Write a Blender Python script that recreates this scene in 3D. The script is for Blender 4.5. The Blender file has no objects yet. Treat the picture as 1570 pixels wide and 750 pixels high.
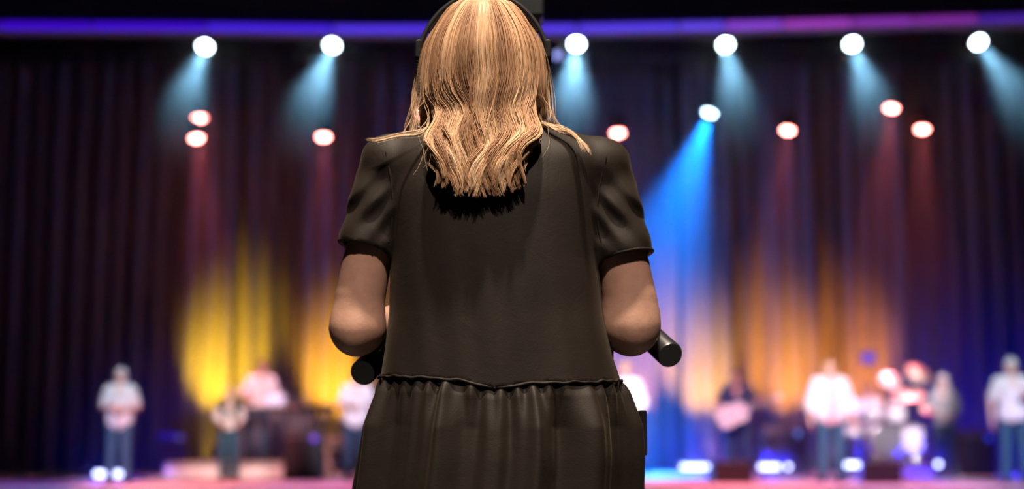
import bpy, math, random
import numpy as np
from mathutils import Vector, Matrix

random.seed(7); rng = np.random.default_rng(7)
S = bpy.context.scene
COL = S.collection

# ------------------------------------------------------------------ camera
FPX = 1570 * 50 / 36.0
CZ = 0.97
PITCH = math.atan(295 / FPX)
cd = bpy.data.cameras.new('camera'); cam = bpy.data.objects.new('camera', cd); COL.objects.link(cam)
cam.location = (0, 0, CZ); cam.rotation_euler = (math.pi / 2 + PITCH, 0, 0)
cd.lens = 50; cd.sensor_width = 36; cd.clip_end = 200; cd.clip_start = 0.05
cd.dof.use_dof = True; cd.dof.focus_distance = 2.19; cd.dof.aperture_fstop = 2.2; cd.dof.aperture_blades = 0
S.camera = cam
S.view_settings.view_transform = 'Standard'; S.view_settings.look = 'None'
S.view_settings.exposure = 0.0; S.view_settings.gamma = 1.0; S.view_settings.use_curve_mapping = False

CP, SP = math.cos(PITCH), math.sin(PITCH)
def P(px, py, Y):
    """the point at depth Y that a pixel looks at"""
    u = (px - 785) / FPX; v = (375 - py) / FPX
    dx, dy, dz = u, CP - v * SP, SP + v * CP
    t = Y / dy
    return np.array([dx * t, Y, CZ + dz * t])

def lin(r, g, b):
    def f(c):
        c /= 255.0
        return c / 12.92 if c <= 0.04045 else ((c + 0.055) / 1.055) ** 2.4
    return (f(r), f(g), f(b))

# ------------------------------------------------------------------ world
wd = bpy.data.worlds.new('hall_darkness'); S.world = wd; wd.use_nodes = True
wd.node_tree.nodes['Background'].inputs[0].default_value = (0, 0, 0, 1)
wd.node_tree.nodes['Background'].inputs[1].default_value = 0.0
S.cycles.max_bounces = 5; S.cycles.diffuse_bounces = 2; S.cycles.glossy_bounces = 3; S.cycles.volume_bounces = 0
S.cycles.transparent_max_bounces = 6; S.cycles.sample_clamp_indirect = 4.0; S.cycles.sample_clamp_direct = 0.0

def aim(o, target):
    d = Vector(target) - o.location
    o.rotation_euler = d.to_track_quat('-Z', 'Y').to_euler()

def spot(name, loc, target, power, color, deg, blend=0.5, radius=0.1, parent=None):
    l = bpy.data.lights.new(name, 'SPOT'); l.energy = power; l.color = color
    l.spot_size = math.radians(deg); l.spot_blend = blend; l.shadow_soft_size = radius
    o = bpy.data.objects.new(name, l); COL.objects.link(o)
    o.location = loc
    if target is not None: aim(o, target)
    if parent is not None:
        o.parent = parent
    return o

def dx0(px): return (px - 785) * 23.3 / FPX
STAGE = 0.31      # top of the stage
FLOOR = -0.6      # auditorium floor
# warm house lamps in the hall ceiling, above and behind the camera
spot('house_light_above_offscreen', (0.1, 1.3, 9.5), (0.0, 2.25, 1.4), 5600, (1.0, 0.82, 0.62), 40, 1.0, 0.2)
spot('house_light_behind_offscreen', (0.6, -3.8, 9.5), (0.0, 2.2, 1.4), 3300, (1.0, 0.80, 0.66), 40, 1.0, 0.2)

# front-of-house lamps on the ceiling over the seats (x, y, z, aim, power, colour, cone)
FOH = [
    (P(187, 650, 20.5), 2300, (0.80, 0.86, 1.0), 9),
    (P(355, 645, 22.7), 4500, (1.0, 0.75, 0.65), 8),
    (P(397, 598, 24.8), 6500, (1.0, 0.55, 0.60), 7),
    (P(548, 630, 22.0), 3600, (0.92, 0.80, 1.0), 8),
    (P(958, 640, 21.0), 6500, (1.0, 0.80, 0.95), 9),
    (P(1128, 635, 23.5), 4800, (1.0, 0.5, 0.66), 8),
    (P(1270, 640, 21.0), 5200, (1.0, 0.76, 0.90), 9),
    (P(1366, 625, 24.0), 8000, (1.0, 0.82, 0.90), 8),
    (P(1322, 606, 25.1), 3500, (0.30, 0.16, 1.0), 5),
    (P(1442, 640, 23.5), 600, (0.75, 0.75, 0.95), 7),
    (P(1546, 640, 20.3), 2300, (0.75, 0.88, 0.95), 10),
]
for i, (t, pw, c, deg) in enumerate(FOH):
    spot('front_of_house_lamp_%d_offscreen' % (i + 1), (t[0] * 0.75, 10.5, 7.4), tuple(t), pw * 2.8, c, deg, 0.7, 0.12)
# pink wash along the front of the stage
for i, (x, pw, c) in enumerate(((-6.5, 9000, (0.5, 0.12, 1.0)), (-4.6, 42000, (1.0, 0.20, 0.24)), (-2.4, 30000, (0.9, 0.22, 0.5)), (1.0, 30000, (1.0, 0.2, 0.35)), (3.2, 48000, (1.0, 0.20, 0.28)), (5.4, 36000, (0.85, 0.22, 0.5)), (7.4, 14000, (0.6, 0.3, 0.8)))):
    spot('stage_front_wash_%d_offscreen' % (i + 1), (x * 0.9, 13.0, 7.6), (x, 19.7, STAGE), pw * 0.42, c, 20, 1.0, 0.15)
for i, (px, pw) in enumerate(((300, 8000), (420, 8000), (1400, 4000))):
    spot('riser_wash_%d_offscreen' % (i + 1), (dx0(px) * 0.85, 13.0, 7.6), (dx0(px), 23.2, STAGE + 0.12), pw, (1.0, 0.30, 0.34), 7, 0.9, 0.12)

# ------------------------------------------------------------------ materials
MATS = {}
def mat(name, color, rough=0.6, metal=0.0, var=0.12, scale=8.0, emit=None, estr=0.0, bump=0.0, bscale=60.0, sheen=0.0, coat=0.0, sub=0.0, spec=0.5):
    if name in MATS: return MATS[name]
    m = bpy.data.materials.new(name); m.use_nodes = True
    nt = m.node_tree; b = nt.nodes['Principled BSDF']
    b.inputs['Roughness'].default_value = rough; b.inputs['Metallic'].default_value = metal
    b.inputs['Specular IOR Level'].default_value = spec
    tc = nt.nodes.new('ShaderNodeTexCoord')
    nz = nt.nodes.new('ShaderNodeTexNoise'); nz.inputs['Scale'].default_value = scale; nz.inputs['Detail'].default_value = 4
    nt.links.new(tc.outputs['Object'], nz.inputs['Vector'])
    rp = nt.nodes.new('ShaderNodeValToRGB')
    rp.color_ramp.elements[0].position = 0.3; rp.color_ramp.elements[1].position = 0.7
    lo = [max(0, c * (1 - var)) for c in color]; hi = [min(1, c * (1 + var)) for c in color]
    rp.color_ramp.elements[0].color = (*lo, 1); rp.color_ramp.elements[1].color = (*hi, 1)
    nt.links.new(nz.outputs['Fac'], rp.inputs['Fac']); nt.links.new(rp.outputs['Color'], b.inputs['Base Color'])
    if bump:
        n2 = nt.nodes.new('ShaderNodeTexNoise'); n2.inputs['Scale'].default_value = bscale; n2.inputs['Detail'].default_value = 3
        nt.links.new(tc.outputs['Object'], n2.inputs['Vector'])
        bp = nt.nodes.new('ShaderNodeBump'); bp.inputs['Strength'].default_value = bump; bp.inputs['Distance'].default_value = 0.01
        nt.links.new(n2.outputs['Fac'], bp.inputs['Height']); nt.links.new(bp.outputs['Normal'], b.inputs['Normal'])
    if sheen: b.inputs['Sheen Weight'].default_value = sheen
    if coat: b.inputs['Coat Weight'].default_value = coat
    if sub:
        b.inputs['Subsurface Weight'].default_value = sub; b.inputs['Subsurface Radius'].default_value = (0.02, 0.008, 0.004)
        b.inputs['Subsurface Scale'].default_value = 0.4
    if emit is not None:
        b.inputs['Emission Color'].default_value = (*emit, 1); b.inputs['Emission Strength'].default_value = estr
    MATS[name] = m
    return m

def glow(name, color, strength, light=False):
    if name in MATS: return MATS[name]
    m = mat(name, (0.04, 0.04, 0.04), 0.3, emit=color, estr=strength)
    if not light: m.cycles.emission_sampling = 'NONE'   # the lamp's own light object does the lighting
    return m

black = mat('black_metal', (0.012, 0.012, 0.014), 0.45, 0.3)
blackp = mat('black_plastic', (0.010, 0.010, 0.012), 0.35)
steel = mat('steel', (0.55, 0.55, 0.58), 0.28, 1.0)
chrome = mat('chrome', (0.8, 0.8, 0.82), 0.16, 1.0)

# ------------------------------------------------------------------ mesh helpers
def mesh_np(name, V, F, m=None, parent=None, smooth=True, loc=None):
    V = np.asarray(V, dtype=np.float32); F = np.asarray(F, dtype=np.int32)
    me = bpy.data.meshes.new(name)
    me.vertices.add(len(V)); me.vertices.foreach_set('co', V.ravel())
    k = F.shape[1]
    me.loops.add(F.size); me.loops.foreach_set('vertex_index', F.ravel())
    me.polygons.add(len(F))
    me.polygons.foreach_set('loop_start', np.arange(0, F.size, k, dtype=np.int32))
    me.update(calc_edges=True); me.validate()
    me.polygons.foreach_set('use_smooth', np.full(len(me.polygons), smooth))
    return link(name, me, m, parent, loc)

def link(name, me, m=None, parent=None, loc=None):
    o = bpy.data.objects.new(name, me); COL.objects.link(o)
    if m is not None: me.materials.append(m)
    if parent is not None: o.parent = parent
    if loc is not None: o.location = loc
    return o

class MB:
    """collects boxes, tubes, lathes into one mesh"""
    def __init__(s): s.v = []; s.f = []; s.sm = []
    def raw(s, v, f, sm=False):
        n = len(s.v); s.v += [tuple(p) for p in v]; s.f += [tuple(i + n for i in q) for q in f]; s.sm += [sm] * len(f); return s
    def box(s, c, size, R=None, bev=0.0):
        hx, hy, hz = [q / 2 for q in size]
        if bev <= 0:
            v = [Vector((x, y, z)) for x in (-hx, hx) for y in (-hy, hy) for z in (-hz, hz)]
            f = [(0, 1, 3, 2), (4, 6, 7, 5), (0, 4, 5, 1), (2, 3, 7, 6), (0, 2, 6, 4), (1, 5, 7, 3)]
        else:
            b = min(bev, hx * .9, hy * .9, hz * .9); v = []; f = []
            rings = []
            def ring(z, ins):
                x, y = hx - ins, hy - ins; q = b * 0.6
                return [Vector(p) for p in ((-x + q, -y, z), (x - q, -y, z), (x, -y + q, z), (x, y - q, z), (x - q, y, z), (-x + q, y, z), (-x, y - q, z), (-x, -y + q, z))]
            for z, ins in ((-hz, b), (-hz + b, 0), (hz - b, 0), (hz, b)): rings.append(ring(z, ins))
            for r in rings: v += r
            for k in range(3):
                for j in range(8): f.append((k * 8 + j, k * 8 + (j + 1) % 8, k * 8 + 8 + (j + 1) % 8, k * 8 + 8 + j))
            f.append(tuple(range(7, -1, -1))); f.append(tuple(range(24, 32)))
        if R is not None: v = [R @ p for p in v]
        c = Vector(c)
        return s.raw([p + c for p in v], f)
    def tube(s, pts, r, n=10, cap=True):
        pts = [Vector(p) for p in pts]; rs = r if isinstance(r, (list, tuple)) else [r] * len(pts)
        v = []; f = []; prev = None
        for i, p in enumerate(pts):
            t = (pts[min(i + 1, len(pts) - 1)] - pts[max(i - 1, 0)]).normalized()
            if prev is None:
                a = Vector((0, 0, 1)) if abs(t.z) < 0.9 else Vector((1, 0, 0))
                u = t.cross(a).normalized()
            else:
                u = (prev - t * prev.dot(t)).normalized()
            prev = u; w = t.cross(u)
            for j in range(n):
                q = 2 * math.pi * j / n
                v.append(p + (u * math.cos(q) + w * math.sin(q)) * rs[i])
        for i in range(len(pts) - 1):
            for j in range(n): f.append((i * n + j, i * n + (j + 1) % n, (i + 1) * n + (j + 1) % n, (i + 1) * n + j))
        s.raw(v, f, True)
        if cap: s.raw(v[:n], [tuple(range(n - 1, -1, -1))]); s.raw(v[-n:], [tuple(range(n))])
        return s
    def lathe(s, prof, n=24, M=None, cap=True):
        v = []; f = []
        for (r, z) in prof:
            for j in range(n):
                q = 2 * math.pi * j / n; v.append(Vector((r * math.cos(q), r * math.sin(q), z)))
        if M is not None: v = [M @ p for p in v]
        for i in range(len(prof) - 1):
            for j in range(n): f.append((i * n + j, i * n + (j + 1) % n, (i + 1) * n + (j + 1) % n, (i + 1) * n + j))
        s.raw(v, f, True)
        if cap:
            s.raw(v[:n], [tuple(range(n - 1, -1, -1))]); s.raw(v[-n:], [tuple(range(n))])
        return s
    def build(s, name, m, parent=None, loc=None):
        me = bpy.data.meshes.new(name); me.from_pydata(s.v, [], s.f); me.update()
        me.polygons.foreach_set('use_smooth', s.sm)
        return link(name, me, m, parent, loc)

def mdir(loc, d):
    """matrix that takes local +Z to direction d, at loc"""
    return Matrix.Translation(Vector(loc)) @ Vector(d).to_track_quat('Z', 'Y').to_matrix().to_4x4()

def thing(name, label, cat, loc=(0, 0, 0), rz=0.0, group=None):
    o = bpy.data.objects.new(name, None); COL.objects.link(o); o.empty_display_size = 0.1
    o.location = loc; o.rotation_euler = (0, 0, rz)
    return tag(o, label, cat, group)
def tag(o, label, cat, group=None):
    o['label'] = label; o['category'] = cat
    if group: o['group'] = group
    return o
def struct(o, label=None):
    o['kind'] = 'structure'
    if label: o['label'] = label
    return o

# ------------------------------------------------------------------ signed-distance modelling
class Field:
    def __init__(s, lo, hi, h):
        s.lo = np.array(lo, float); s.h = h
        s.n = np.ceil((np.array(hi) - s.lo) / h).astype(int) + 1
        s.ax = [s.lo[i] + h * np.arange(s.n[i]) for i in range(3)]
        s.f = np.full(tuple(s.n), 9.0, dtype=np.float32)
    def like(s):
        o = Field.__new__(Field); o.lo = s.lo; o.h = s.h; o.n = s.n; o.ax = s.ax; o.f = np.full(tuple(s.n), 9.0, dtype=np.float32); return o
    def sub(s, lo, hi):
        a = np.clip(np.floor((np.array(lo) - s.lo) / s.h).astype(int), 0, s.n)
        b = np.clip(np.ceil((np.array(hi) - s.lo) / s.h).astype(int) + 1, 0, s.n)
        sl = tuple(slice(a[i], b[i]) for i in range(3))
        X = s.ax[0][sl[0]][:, None, None]; Y = s.ax[1][sl[1]][None, :, None]; Z = s.ax[2][sl[2]][None, None, :]
        return sl, X, Y, Z
    def merge(s, sl, d, k):
        a = s.f[sl]; m = np.minimum(a, d)
        if k > 0:
            hh = np.maximum(k - np.abs(a - d), 0) / k
            m = m - hh * hh * k * 0.25
        s.f[sl] = m
    def cone(s, a, b, r1, r2, k=0.02):
        a = np.array(a, float); b = np.array(b, float); R = max(r1, r2) + k + 3 * s.h
        sl, X, Y, Z = s.sub(np.minimum(a, b) - R, np.maximum(a, b) + R)
        d = b - a; L = max(d @ d, 1e-9)
        t = np.clip(((X - a[0]) * d[0] + (Y - a[1]) * d[1] + (Z - a[2]) * d[2]) / L, 0, 1)
        q = np.sqrt((X - a[0] - t * d[0]) ** 2 + (Y - a[1] - t * d[1]) ** 2 + (Z - a[2] - t * d[2]) ** 2)
        s.merge(sl, q - (r1 + (r2 - r1) * t), k)
    def chain(s, pts, rs, k=0.02):
        pts = np.array(pts, float); R = max(rs) + k + 3 * s.h
        sl, X, Y, Z = s.sub(pts.min(0) - R, pts.max(0) + R); D = None
        for i in range(len(pts) - 1):
            a, b = pts[i], pts[i + 1]; d = b - a; L = max(d @ d, 1e-9)
            t = np.clip(((X - a[0]) * d[0] + (Y - a[1]) * d[1] + (Z - a[2]) * d[2]) / L, 0, 1)
            q = np.sqrt((X - a[0] - t * d[0]) ** 2 + (Y - a[1] - t * d[1]) ** 2 + (Z - a[2] - t * d[2]) ** 2) - (rs[i] + (rs[i + 1] - rs[i]) * t)
            D = q if D is None else np.minimum(D, q)
        s.merge(sl, D, k)
    def ell(s, c, r, k=0.02, cut=False):
        c = np.array(c, float); r = np.array(r, float); R = r + k + 3 * s.h
        sl, X, Y, Z = s.sub(c - R, c + R)
        q0 = np.sqrt(((X - c[0]) / r[0]) ** 2 + ((Y - c[1]) / r[1]) ** 2 + ((Z - c[2]) / r[2]) ** 2)
        q1 = np.sqrt(((X - c[0]) / r[0] ** 2) ** 2 + ((Y - c[1]) / r[1] ** 2) ** 2 + ((Z - c[2]) / r[2] ** 2) ** 2)
        d = q0 * (q0 - 1) / np.maximum(q1, 1e-6)
        if cut: s.f[sl] = np.maximum(s.f[sl], -d)
        else: s.merge(sl, d, k)
    def grid(s):
        return s.ax[0][:, None, None], s.ax[1][None, :, None], s.ax[2][None, None, :]
    def keep(s, fn):
        s.f = np.maximum(s.f, fn(*s.grid())).astype(np.float32)
    def mesh(s):
        f = s.f.copy()
        f[0] = f[-1] = 1; f[:, 0] = f[:, -1] = 1; f[:, :, 0] = f[:, :, -1] = 1
        neg = f < 0
        nx, ny, nz = f.shape
        cnt = np.zeros((nx - 1, ny - 1, nz - 1), np.int8)
        offs = [(i, j, k) for i in (0, 1) for j in (0, 1) for k in (0, 1)]
        for (i, j, k) in offs: cnt += neg[i:nx - 1 + i, j:ny - 1 + j, k:nz - 1 + k]
        idx = np.argwhere((cnt > 0) & (cnt < 8))
        ids = np.full(cnt.shape, -1, np.int32); ids[idx[:, 0], idx[:, 1], idx[:, 2]] = np.arange(len(idx))
        vals = np.stack([f[idx[:, 0] + i, idx[:, 1] + j, idx[:, 2] + k] for (i, j, k) in offs], 1)
        acc = np.zeros((len(idx), 3)); num = np.zeros(len(idx)); O = np.array(offs, float)
        for a in range(8):
            for b in range(a + 1, 8):
                if np.abs(O[a] - O[b]).sum() != 1: continue
                va, vb = vals[:, a], vals[:, b]; c = (va < 0) != (vb < 0)
                t = np.where(c, va / np.where(c, va - vb, 1), 0)
                acc += np.where(c[:, None], O[a] + t[:, None] * (O[b] - O[a]), 0); num += c
        V = s.lo + (idx + acc / num[:, None]) * s.h
        Q = []
        for ax in range(3):
            A = [slice(None)] * 3; B = [slice(None)] * 3; A[ax] = slice(0, -1); B[ax] = slice(1, None)
            na, nb = neg[tuple(A)], neg[tuple(B)]
            e = np.argwhere(na != nb); s0 = na[e[:, 0], e[:, 1], e[:, 2]]
            o1, o2 = [(1, 2), (2, 0), (0, 1)][ax]
            d1 = np.zeros(3, int); d1[o1] = 1; d2 = np.zeros(3, int); d2[o2] = 1
            q = [ids[tuple((e - m).T)] for m in (d1 + d2, d2, 0 * d1, d1)]
            q = np.stack(q, 1); q[~s0] = q[~s0][:, ::-1]
            Q.append(q)
        return V, np.concatenate(Q)
    def build(s, name, m, parent=None):
        V, F = s.mesh()
        return mesh_np(name, V, F, m, parent)

def sinterp(x, xs, vs):
    """interpolation without kinks"""
    xs = np.asarray(xs, float); g = np.linspace(xs[0], xs[-1], 601); v = np.interp(g, xs, np.asarray(vs, float)); w = np.hanning(75); w /= w.sum()
    e = np.concatenate([2 * v[0] - v[37:0:-1], v, 2 * v[-1] - v[-2:-39:-1]])
    return np.interp(x, g, np.convolve(e, w, 'valid'))

def catmull(C, n):
    C = np.asarray(C, float); C = np.vstack([2 * C[0] - C[1], C, 2 * C[-1] - C[-2]])
    t = np.linspace(0, len(C) - 3 - 1e-6, n); i = t.astype(int); u = (t - i)[:, None]
    p0, p1, p2, p3 = C[i], C[i + 1], C[i + 2], C[i + 3]
    return 0.5 * (2 * p1 + (p2 - p0) * u + (2 * p0 - 5 * p1 + 4 * p2 - p3) * u ** 2 + (3 * p1 - p0 - 3 * p2 + p3) * u ** 3)

# ================================================================== THE SETTING
m_wall = mat('dark_wall', (0.02, 0.02, 0.021), 0.85, scale=2)
m_ceil = mat('header_paint', (0.20, 0.195, 0.20), 0.8, scale=2)
m_floor = mat('hall_carpet', (0.02, 0.018, 0.022), 0.95, scale=30)
m_stage = mat('stage_floor_paint', (0.47, 0.46, 0.455), 0.7, scale=3, var=0.2, spec=0.12)
m_fascia = mat('stage_fascia', (0.03, 0.03, 0.035), 0.6)

struct(MB().box((0, 13, FLOOR - 0.1), (34, 36, 0.2)).build('floor', m_floor), 'dark carpeted floor of the hall')
struct(MB().box((0, 24, (STAGE + FLOOR) / 2), (30, 12.4, STAGE - FLOOR)).build('floor_stage', m_stage), 'dark glossy stage floor lit pink along its front')
struct(MB().box((0, 30.3, 4.5), (34, 0.3, 10.4)).build('wall_back', m_wall), 'black wall behind the stage drapes')
struct(MB().box((-16.2, 13, 4.5), (0.3, 36, 10.4)).build('wall_left', m_wall), 'dark side wall of the hall')
struct(MB().box((16.2, 13, 4.5), (0.3, 36, 10.4)).build('wall_right', m_wall), 'dark side wall of the hall')
struct(MB().box((0, 13, 9.8), (34, 36, 0.2)).build('ceiling', m_wall), 'dark ceiling of the hall')

# header over the stage opening: slightly bowed in plan
def header_y(px):
    return np.interp(px, [-400, 0, 300, 560, 870, 1150, 1570, 2000], [46, 46, 47.5, 51, 50, 45, 34, 24])
HZ = 5.62 + CZ
hp = []
for px in np.linspace(-420, 1990, 40):
    py = float(header_y(px)); v = (375 - py) / FPX
    slope = (SP + v * CP) / (CP - v * SP)
    Y = (HZ - CZ) / slope
    hp.append((P(px, py, Y)[0], Y))
v = []; f = []
for (x, y) in hp: v += [(x, y, HZ), (x, y, 9.7), (x, y + 0.25, 9.7), (x, y + 0.25, HZ)]
for i in range(len(hp) - 1):
    a = i * 4; b = a + 4
    for k in range(4): f.append((a + k, b + k, b + (k + 1) % 4, a + (k + 1) % 4))
struct(MB().raw(v, f).build('wall_header', m_ceil), 'violet-lit header wall above the stage opening')

# LED strip along the lower edge of the header, in lengths
strips = [(-300, 0, (58, 8, 190)), (0, 140, (60, 6, 200)), (140, 315, (60, 10, 205)), (315, 510, (66, 30, 220)), (510, 690, (80, 50, 228)), (690, 885, (84, 58, 232)),
          (885, 1040, (84, 60, 232)), (1040, 1112, (96, 66, 228)), (1112, 1200, (130, 62, 205)), (1200, 1306, (150, 56, 180)), (1306, 1400, (128, 46, 165)), (1400, 1499, (120, 40, 150)), (1499, 1900, (66, 30, 150))]
strip_where = ['past the farthest unlit drape', 'above the wide unlit drape', 'up to the stacked red spotlights', 'between the stacked and the single red spotlight', 'meeting the headset side of the operator', 'behind the blond hair',
               'between operator and blue spotlight', 'leading up to the blue spotlight', 'just past the blue spotlight', 'over the single red spotlight by the peach drape', 'over the higher drum-kit spotlight', 'over the lower drum-kit spotlight', 'past the white-haired singer']
strip_px = [q_[0] for q_ in strips] + [1900]
for i in range(len(strips)):
    rgb = strips[i][2]; c = lin(*rgb); st = 1.0
    pts = []
    for px in np.linspace(strip_px[i] + 2, strip_px[i + 1] - 2, 5):
        py = float(header_y(px)); vv = (375 - py) / FPX; Y = (HZ - CZ) / ((SP + vv * CP) / (CP - vv * SP))
        pts.append((P(px, py, Y)[0], Y - 0.03, HZ + 0.055))
    v = []; f = []
    for (x, y, z) in pts: v += [(x, y, z - 0.05), (x, y, z + 0.05), (x, y + 0.025, z + 0.05), (x, y + 0.025, z - 0.05)]
    for k in range(4):
        for q in range(4): f.append((k * 4 + q, k * 4 + 4 + q, k * 4 + 4 + (q + 1) % 4, k * 4 + (q + 1) % 4))
    f += [(0, 1, 2, 3), (19, 18, 17, 16)]
    kind = 'deep violet-blue' if strips[i][0] < 400 else 'bright blue-violet' if strips[i][0] < 1045 else 'magenta-violet'
    o = MB().raw(v, f).build('light_strip', glow('strip_%d' % i, c, st * 1.15, True))
    tag(o, '%s length of glowing header light strip %s' % (kind, strip_where[i]), 'light strip', '%s lengths of the header light strip' % kind)

# drapes: deep pleats, one mesh per drape
m_drape = mat('drape_cloth', (0.16, 0.155, 0.155), 0.9, scale=3, var=0.08)
def drape(x0, x1, y0, label, seed, amp=0.13, m=None, period=0.40, z0=STAGE + 0.01, z1=8.6):
    r = np.random.default_rng(seed)
    n = int((x1 - x0) * 26); t = np.linspace(0, 1, n)
    xs = x0 + (x1 - x0) * t
    ph = np.cumsum(1 / (period * (0.65 + 0.7 * r.random(n)))) * (x1 - x0) / n * 2 * math.pi
    sm = np.convolve(r.normal(size=n + 60), np.ones(31) / 31, 'same')[30:30 + n] * 0.25
    am = amp * (0.75 + 0.5 * np.abs(np.convolve(r.normal(size=n + 40), np.ones(21) / 21, 'same')[20:20 + n]) * 2)
    rows = np.linspace(0, 1, 14); V = []
    for u in rows:
        z = z0 + (z1 - z0) * u
        sway = 0.02 * np.sin(u * 5 + xs * 1.3)
        V.append(np.stack([xs + 0.3 * amp * np.sin(ph * 2 + 1) * 0.6 + sway, y0 + am * (1.1 - 0.25 * u) * np.sin(ph) + sm, np.full(n, z)], 1))
    V = np.concatenate(V); F = []
    R = len(rows)
    for k in range(R - 1):
        a = np.arange(n - 1) + k * n
        F.append(np.stack([a, a + 1, a + 1 + n, a + n], 1))
    o = mesh_np('stage_drape', V, np.concatenate(F), m)
    md = o.modifiers.new('thick', 'SOLIDIFY'); md.thickness = 0.012
    tag(o, label, 'drape', 'pleated drapes across the back of the stage')
    return o
DY = 27.4
def dx(px, Y=DY): return (px - 785) * Y / FPX
edges = [-160, 272, 356, 455, 548, 962, 1004, 1046, 1126, 1182, 1262, 1292, 1388, 1740]
dl = ['unlit drape behind the person in the pale tunic', 'drape lit yellow behind the keyboard riser', 'unlit drape between the yellow-lit and the orange-lit drape',
      'drape lit orange behind the side table and the white-shirted singer', 'wide unlit drape behind the camera operator', 'narrow drape lit dim orange beside the operator',
      'narrow unlit drape in the blue beam', 'drape lit pale yellow behind the guitarist', 'narrow unlit drape behind the blue-lit amplifier', 'drape lit peach between guitarist and drums',
      'very narrow unlit drape beside the drummer', 'drape lit orange behind the drum kit', 'wide blue-lit drape behind the white-haired singer']
for i in range(13):
    pale = i % 2 == 1          # the narrow drapes hang in front
    drape(dx(edges[i]) + (0 if pale else 0.01), dx(edges[i + 1]) - (0 if pale else 0.01), DY + (-0.16 if pale else 0.12), 'floor-length pleated ' + dl[i], 20 + i, 0.08 if pale else 0.12, m_drape, 0.33 if pale else 0.42)

# haze that fills the stage
hz = MB().box((0, 24.65, 5.04), (26, 6.9, 9.5)).build('haze', None)
hm = bpy.data.materials.new('stage_haze'); hm.use_nodes = True
for n_ in list(hm.node_tree.nodes):
    if n_.type == 'BSDF_PRINCIPLED': hm.node_tree.nodes.remove(n_)
vs = hm.node_tree.nodes.new('ShaderNodeVolumeScatter'); vs.inputs['Density'].default_value = 0.030; vs.inputs['Anisotropy'].default_value = 0.55
hm.node_tree.links.new(vs.outputs[0], [n_ for n_ in hm.node_tree.nodes if n_.type == 'OUTPUT_MATERIAL'][0].inputs['Volume'])
hz.data.materials.append(hm); hz['kind'] = 'stuff'; tag(hz, 'thin smoke haze filling the stage and catching the beams', 'haze')

# ================================================================== LAMPS OVER THE STAGE
def truss(y, z, label, L=22.0, w=0.3):
    t = thing('lighting_truss', label, 'truss', (0, y, z))
    for sy in (-1, 1):
        for sz in (0, 1):
            MB().tube([(-L / 2, sy * w / 2, sz * w), (L / 2, sy * w / 2, sz * w)], 0.025, 8).build('chord', black, t)
    n = 44; first = None
    for i in range(n):
        x0 = -L / 2 + L * i / n; x1 = x0 + L / n; up = i % 2
        for sy in (-1, 1):
            MB().tube([(x0, sy * w / 2, w * up), (x1, sy * w / 2, w * (1 - up))], 0.012, 5).build('brace', black, t)
    for x in (-9.5, -3.2, 3.2, 9.5):
        MB().tube([(x, 0, w), (x, 0, 9.72 - z)], 0.01, 6).build('hanging_cable', black, t)
    return t
Y1, Y2 = 22.4, 25.2
Z1 = float(P(700, 58, Y1)[2]) + 0.42
Z2 = float(P(700, 150, Y2)[2]) + 0.75
truss(Y1, Z1, 'black lattice truss carrying the row of white-blue spotlights')
truss(Y2, Z2, 'black lattice truss carrying the red and blue spotlights')

def lamp(px, py, Y, Ztruss, d, power, col, deg, emis, estr, label, group, r=0.10, second=None):
    p = P(px, py, Y); t = thing('stage_spotlight', label, 'spotlight', tuple(p), 0, group)
    d = Vector(d).normalized(); b = -d
    M = mdir((0, 0, 0), b)
    MB().lathe([(r * 1.02, -0.03), (r * 1.15, -0.03), (r * 1.18, 0.02), (r * 1.12, 0.05), (r * 1.1, 0.22), (r * 0.8, 0.30), (r * 0.3, 0.33)], 20, M).build('body', black, t)
    prof = [(r * math.cos(a), -0.03 - 0.55 * r * math.sin(a)) for a in np.linspace(0, math.pi / 2 - 0.05, 7)]
    MB().lathe(prof, 20, M).build('lens', glow(emis[0], emis[1], estr), t)
    c = M @ Vector((0, 0, 0.12)); side = Vector((1, 0, 0)); up = Ztruss - p[2]
    MB().tube([c + side * r * 1.1, c + side * r * 1.35, c + side * r * 1.35 + Vector((0, 0, 0.26)), c - side * r * 1.35 + Vector((0, 0, 0.26)), c - side * r * 1.35, c - side * r * 1.1], 0.012, 6).build('yoke', black, t)
    off = Y1 if abs(Y - Y1) < 0.5 else Y2
    top = Vector((c.x, off - Y - 0.15, up - 0.046))
    MB().tube([c + Vector((0, 0, 0.26)), Vector((c.x, c.y, up - 0.12)) if up - 0.12 > c.z + 0.3 else c + Vector((0, 0, 0.28)), top], 0.018, 8).build('drop_pipe', black, t)
    if second:
        q = Vector(P(px + second[0], py + second[1], Y)) - Vector(p)
        MB().lathe([(0.075 * math.cos(a), -0.02 - 0.04 * math.sin(a)) for a in np.linspace(0, 1.5, 6)], 16, mdir(q, b)).build('upper_lens', glow(second[2], second[3], second[4]), t)
        MB().lathe([(0.08, -0.02), (0.085, 0.02), (0.05, 0.12)], 16, mdir(q, b)).build('upper_housing', black, t)
    sp = bpy.data.lights.new('beam', 'SPOT'); sp.energy = power; sp.color = col; sp.spot_size = math.radians(deg); sp.spot_blend = 1.0; sp.shadow_soft_size = 0.06
    so = bpy.data.objects.new('beam', sp); COL.objects.link(so); so.parent = t
    so.location = d * (0.03 + r * 0.6 + 0.05); so.rotation_euler = d.to_track_quat('-Z', 'Y').to_euler()
    return t
CY = (0.27, 0.66, 1.0)
ROW = ['above the two red spotlights hung one over the other', 'above the orange-lit drape', "beside the operator's head", 'above the bright blue spotlight', 'above the peach-lit drape', 'above the white-haired singer']
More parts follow.
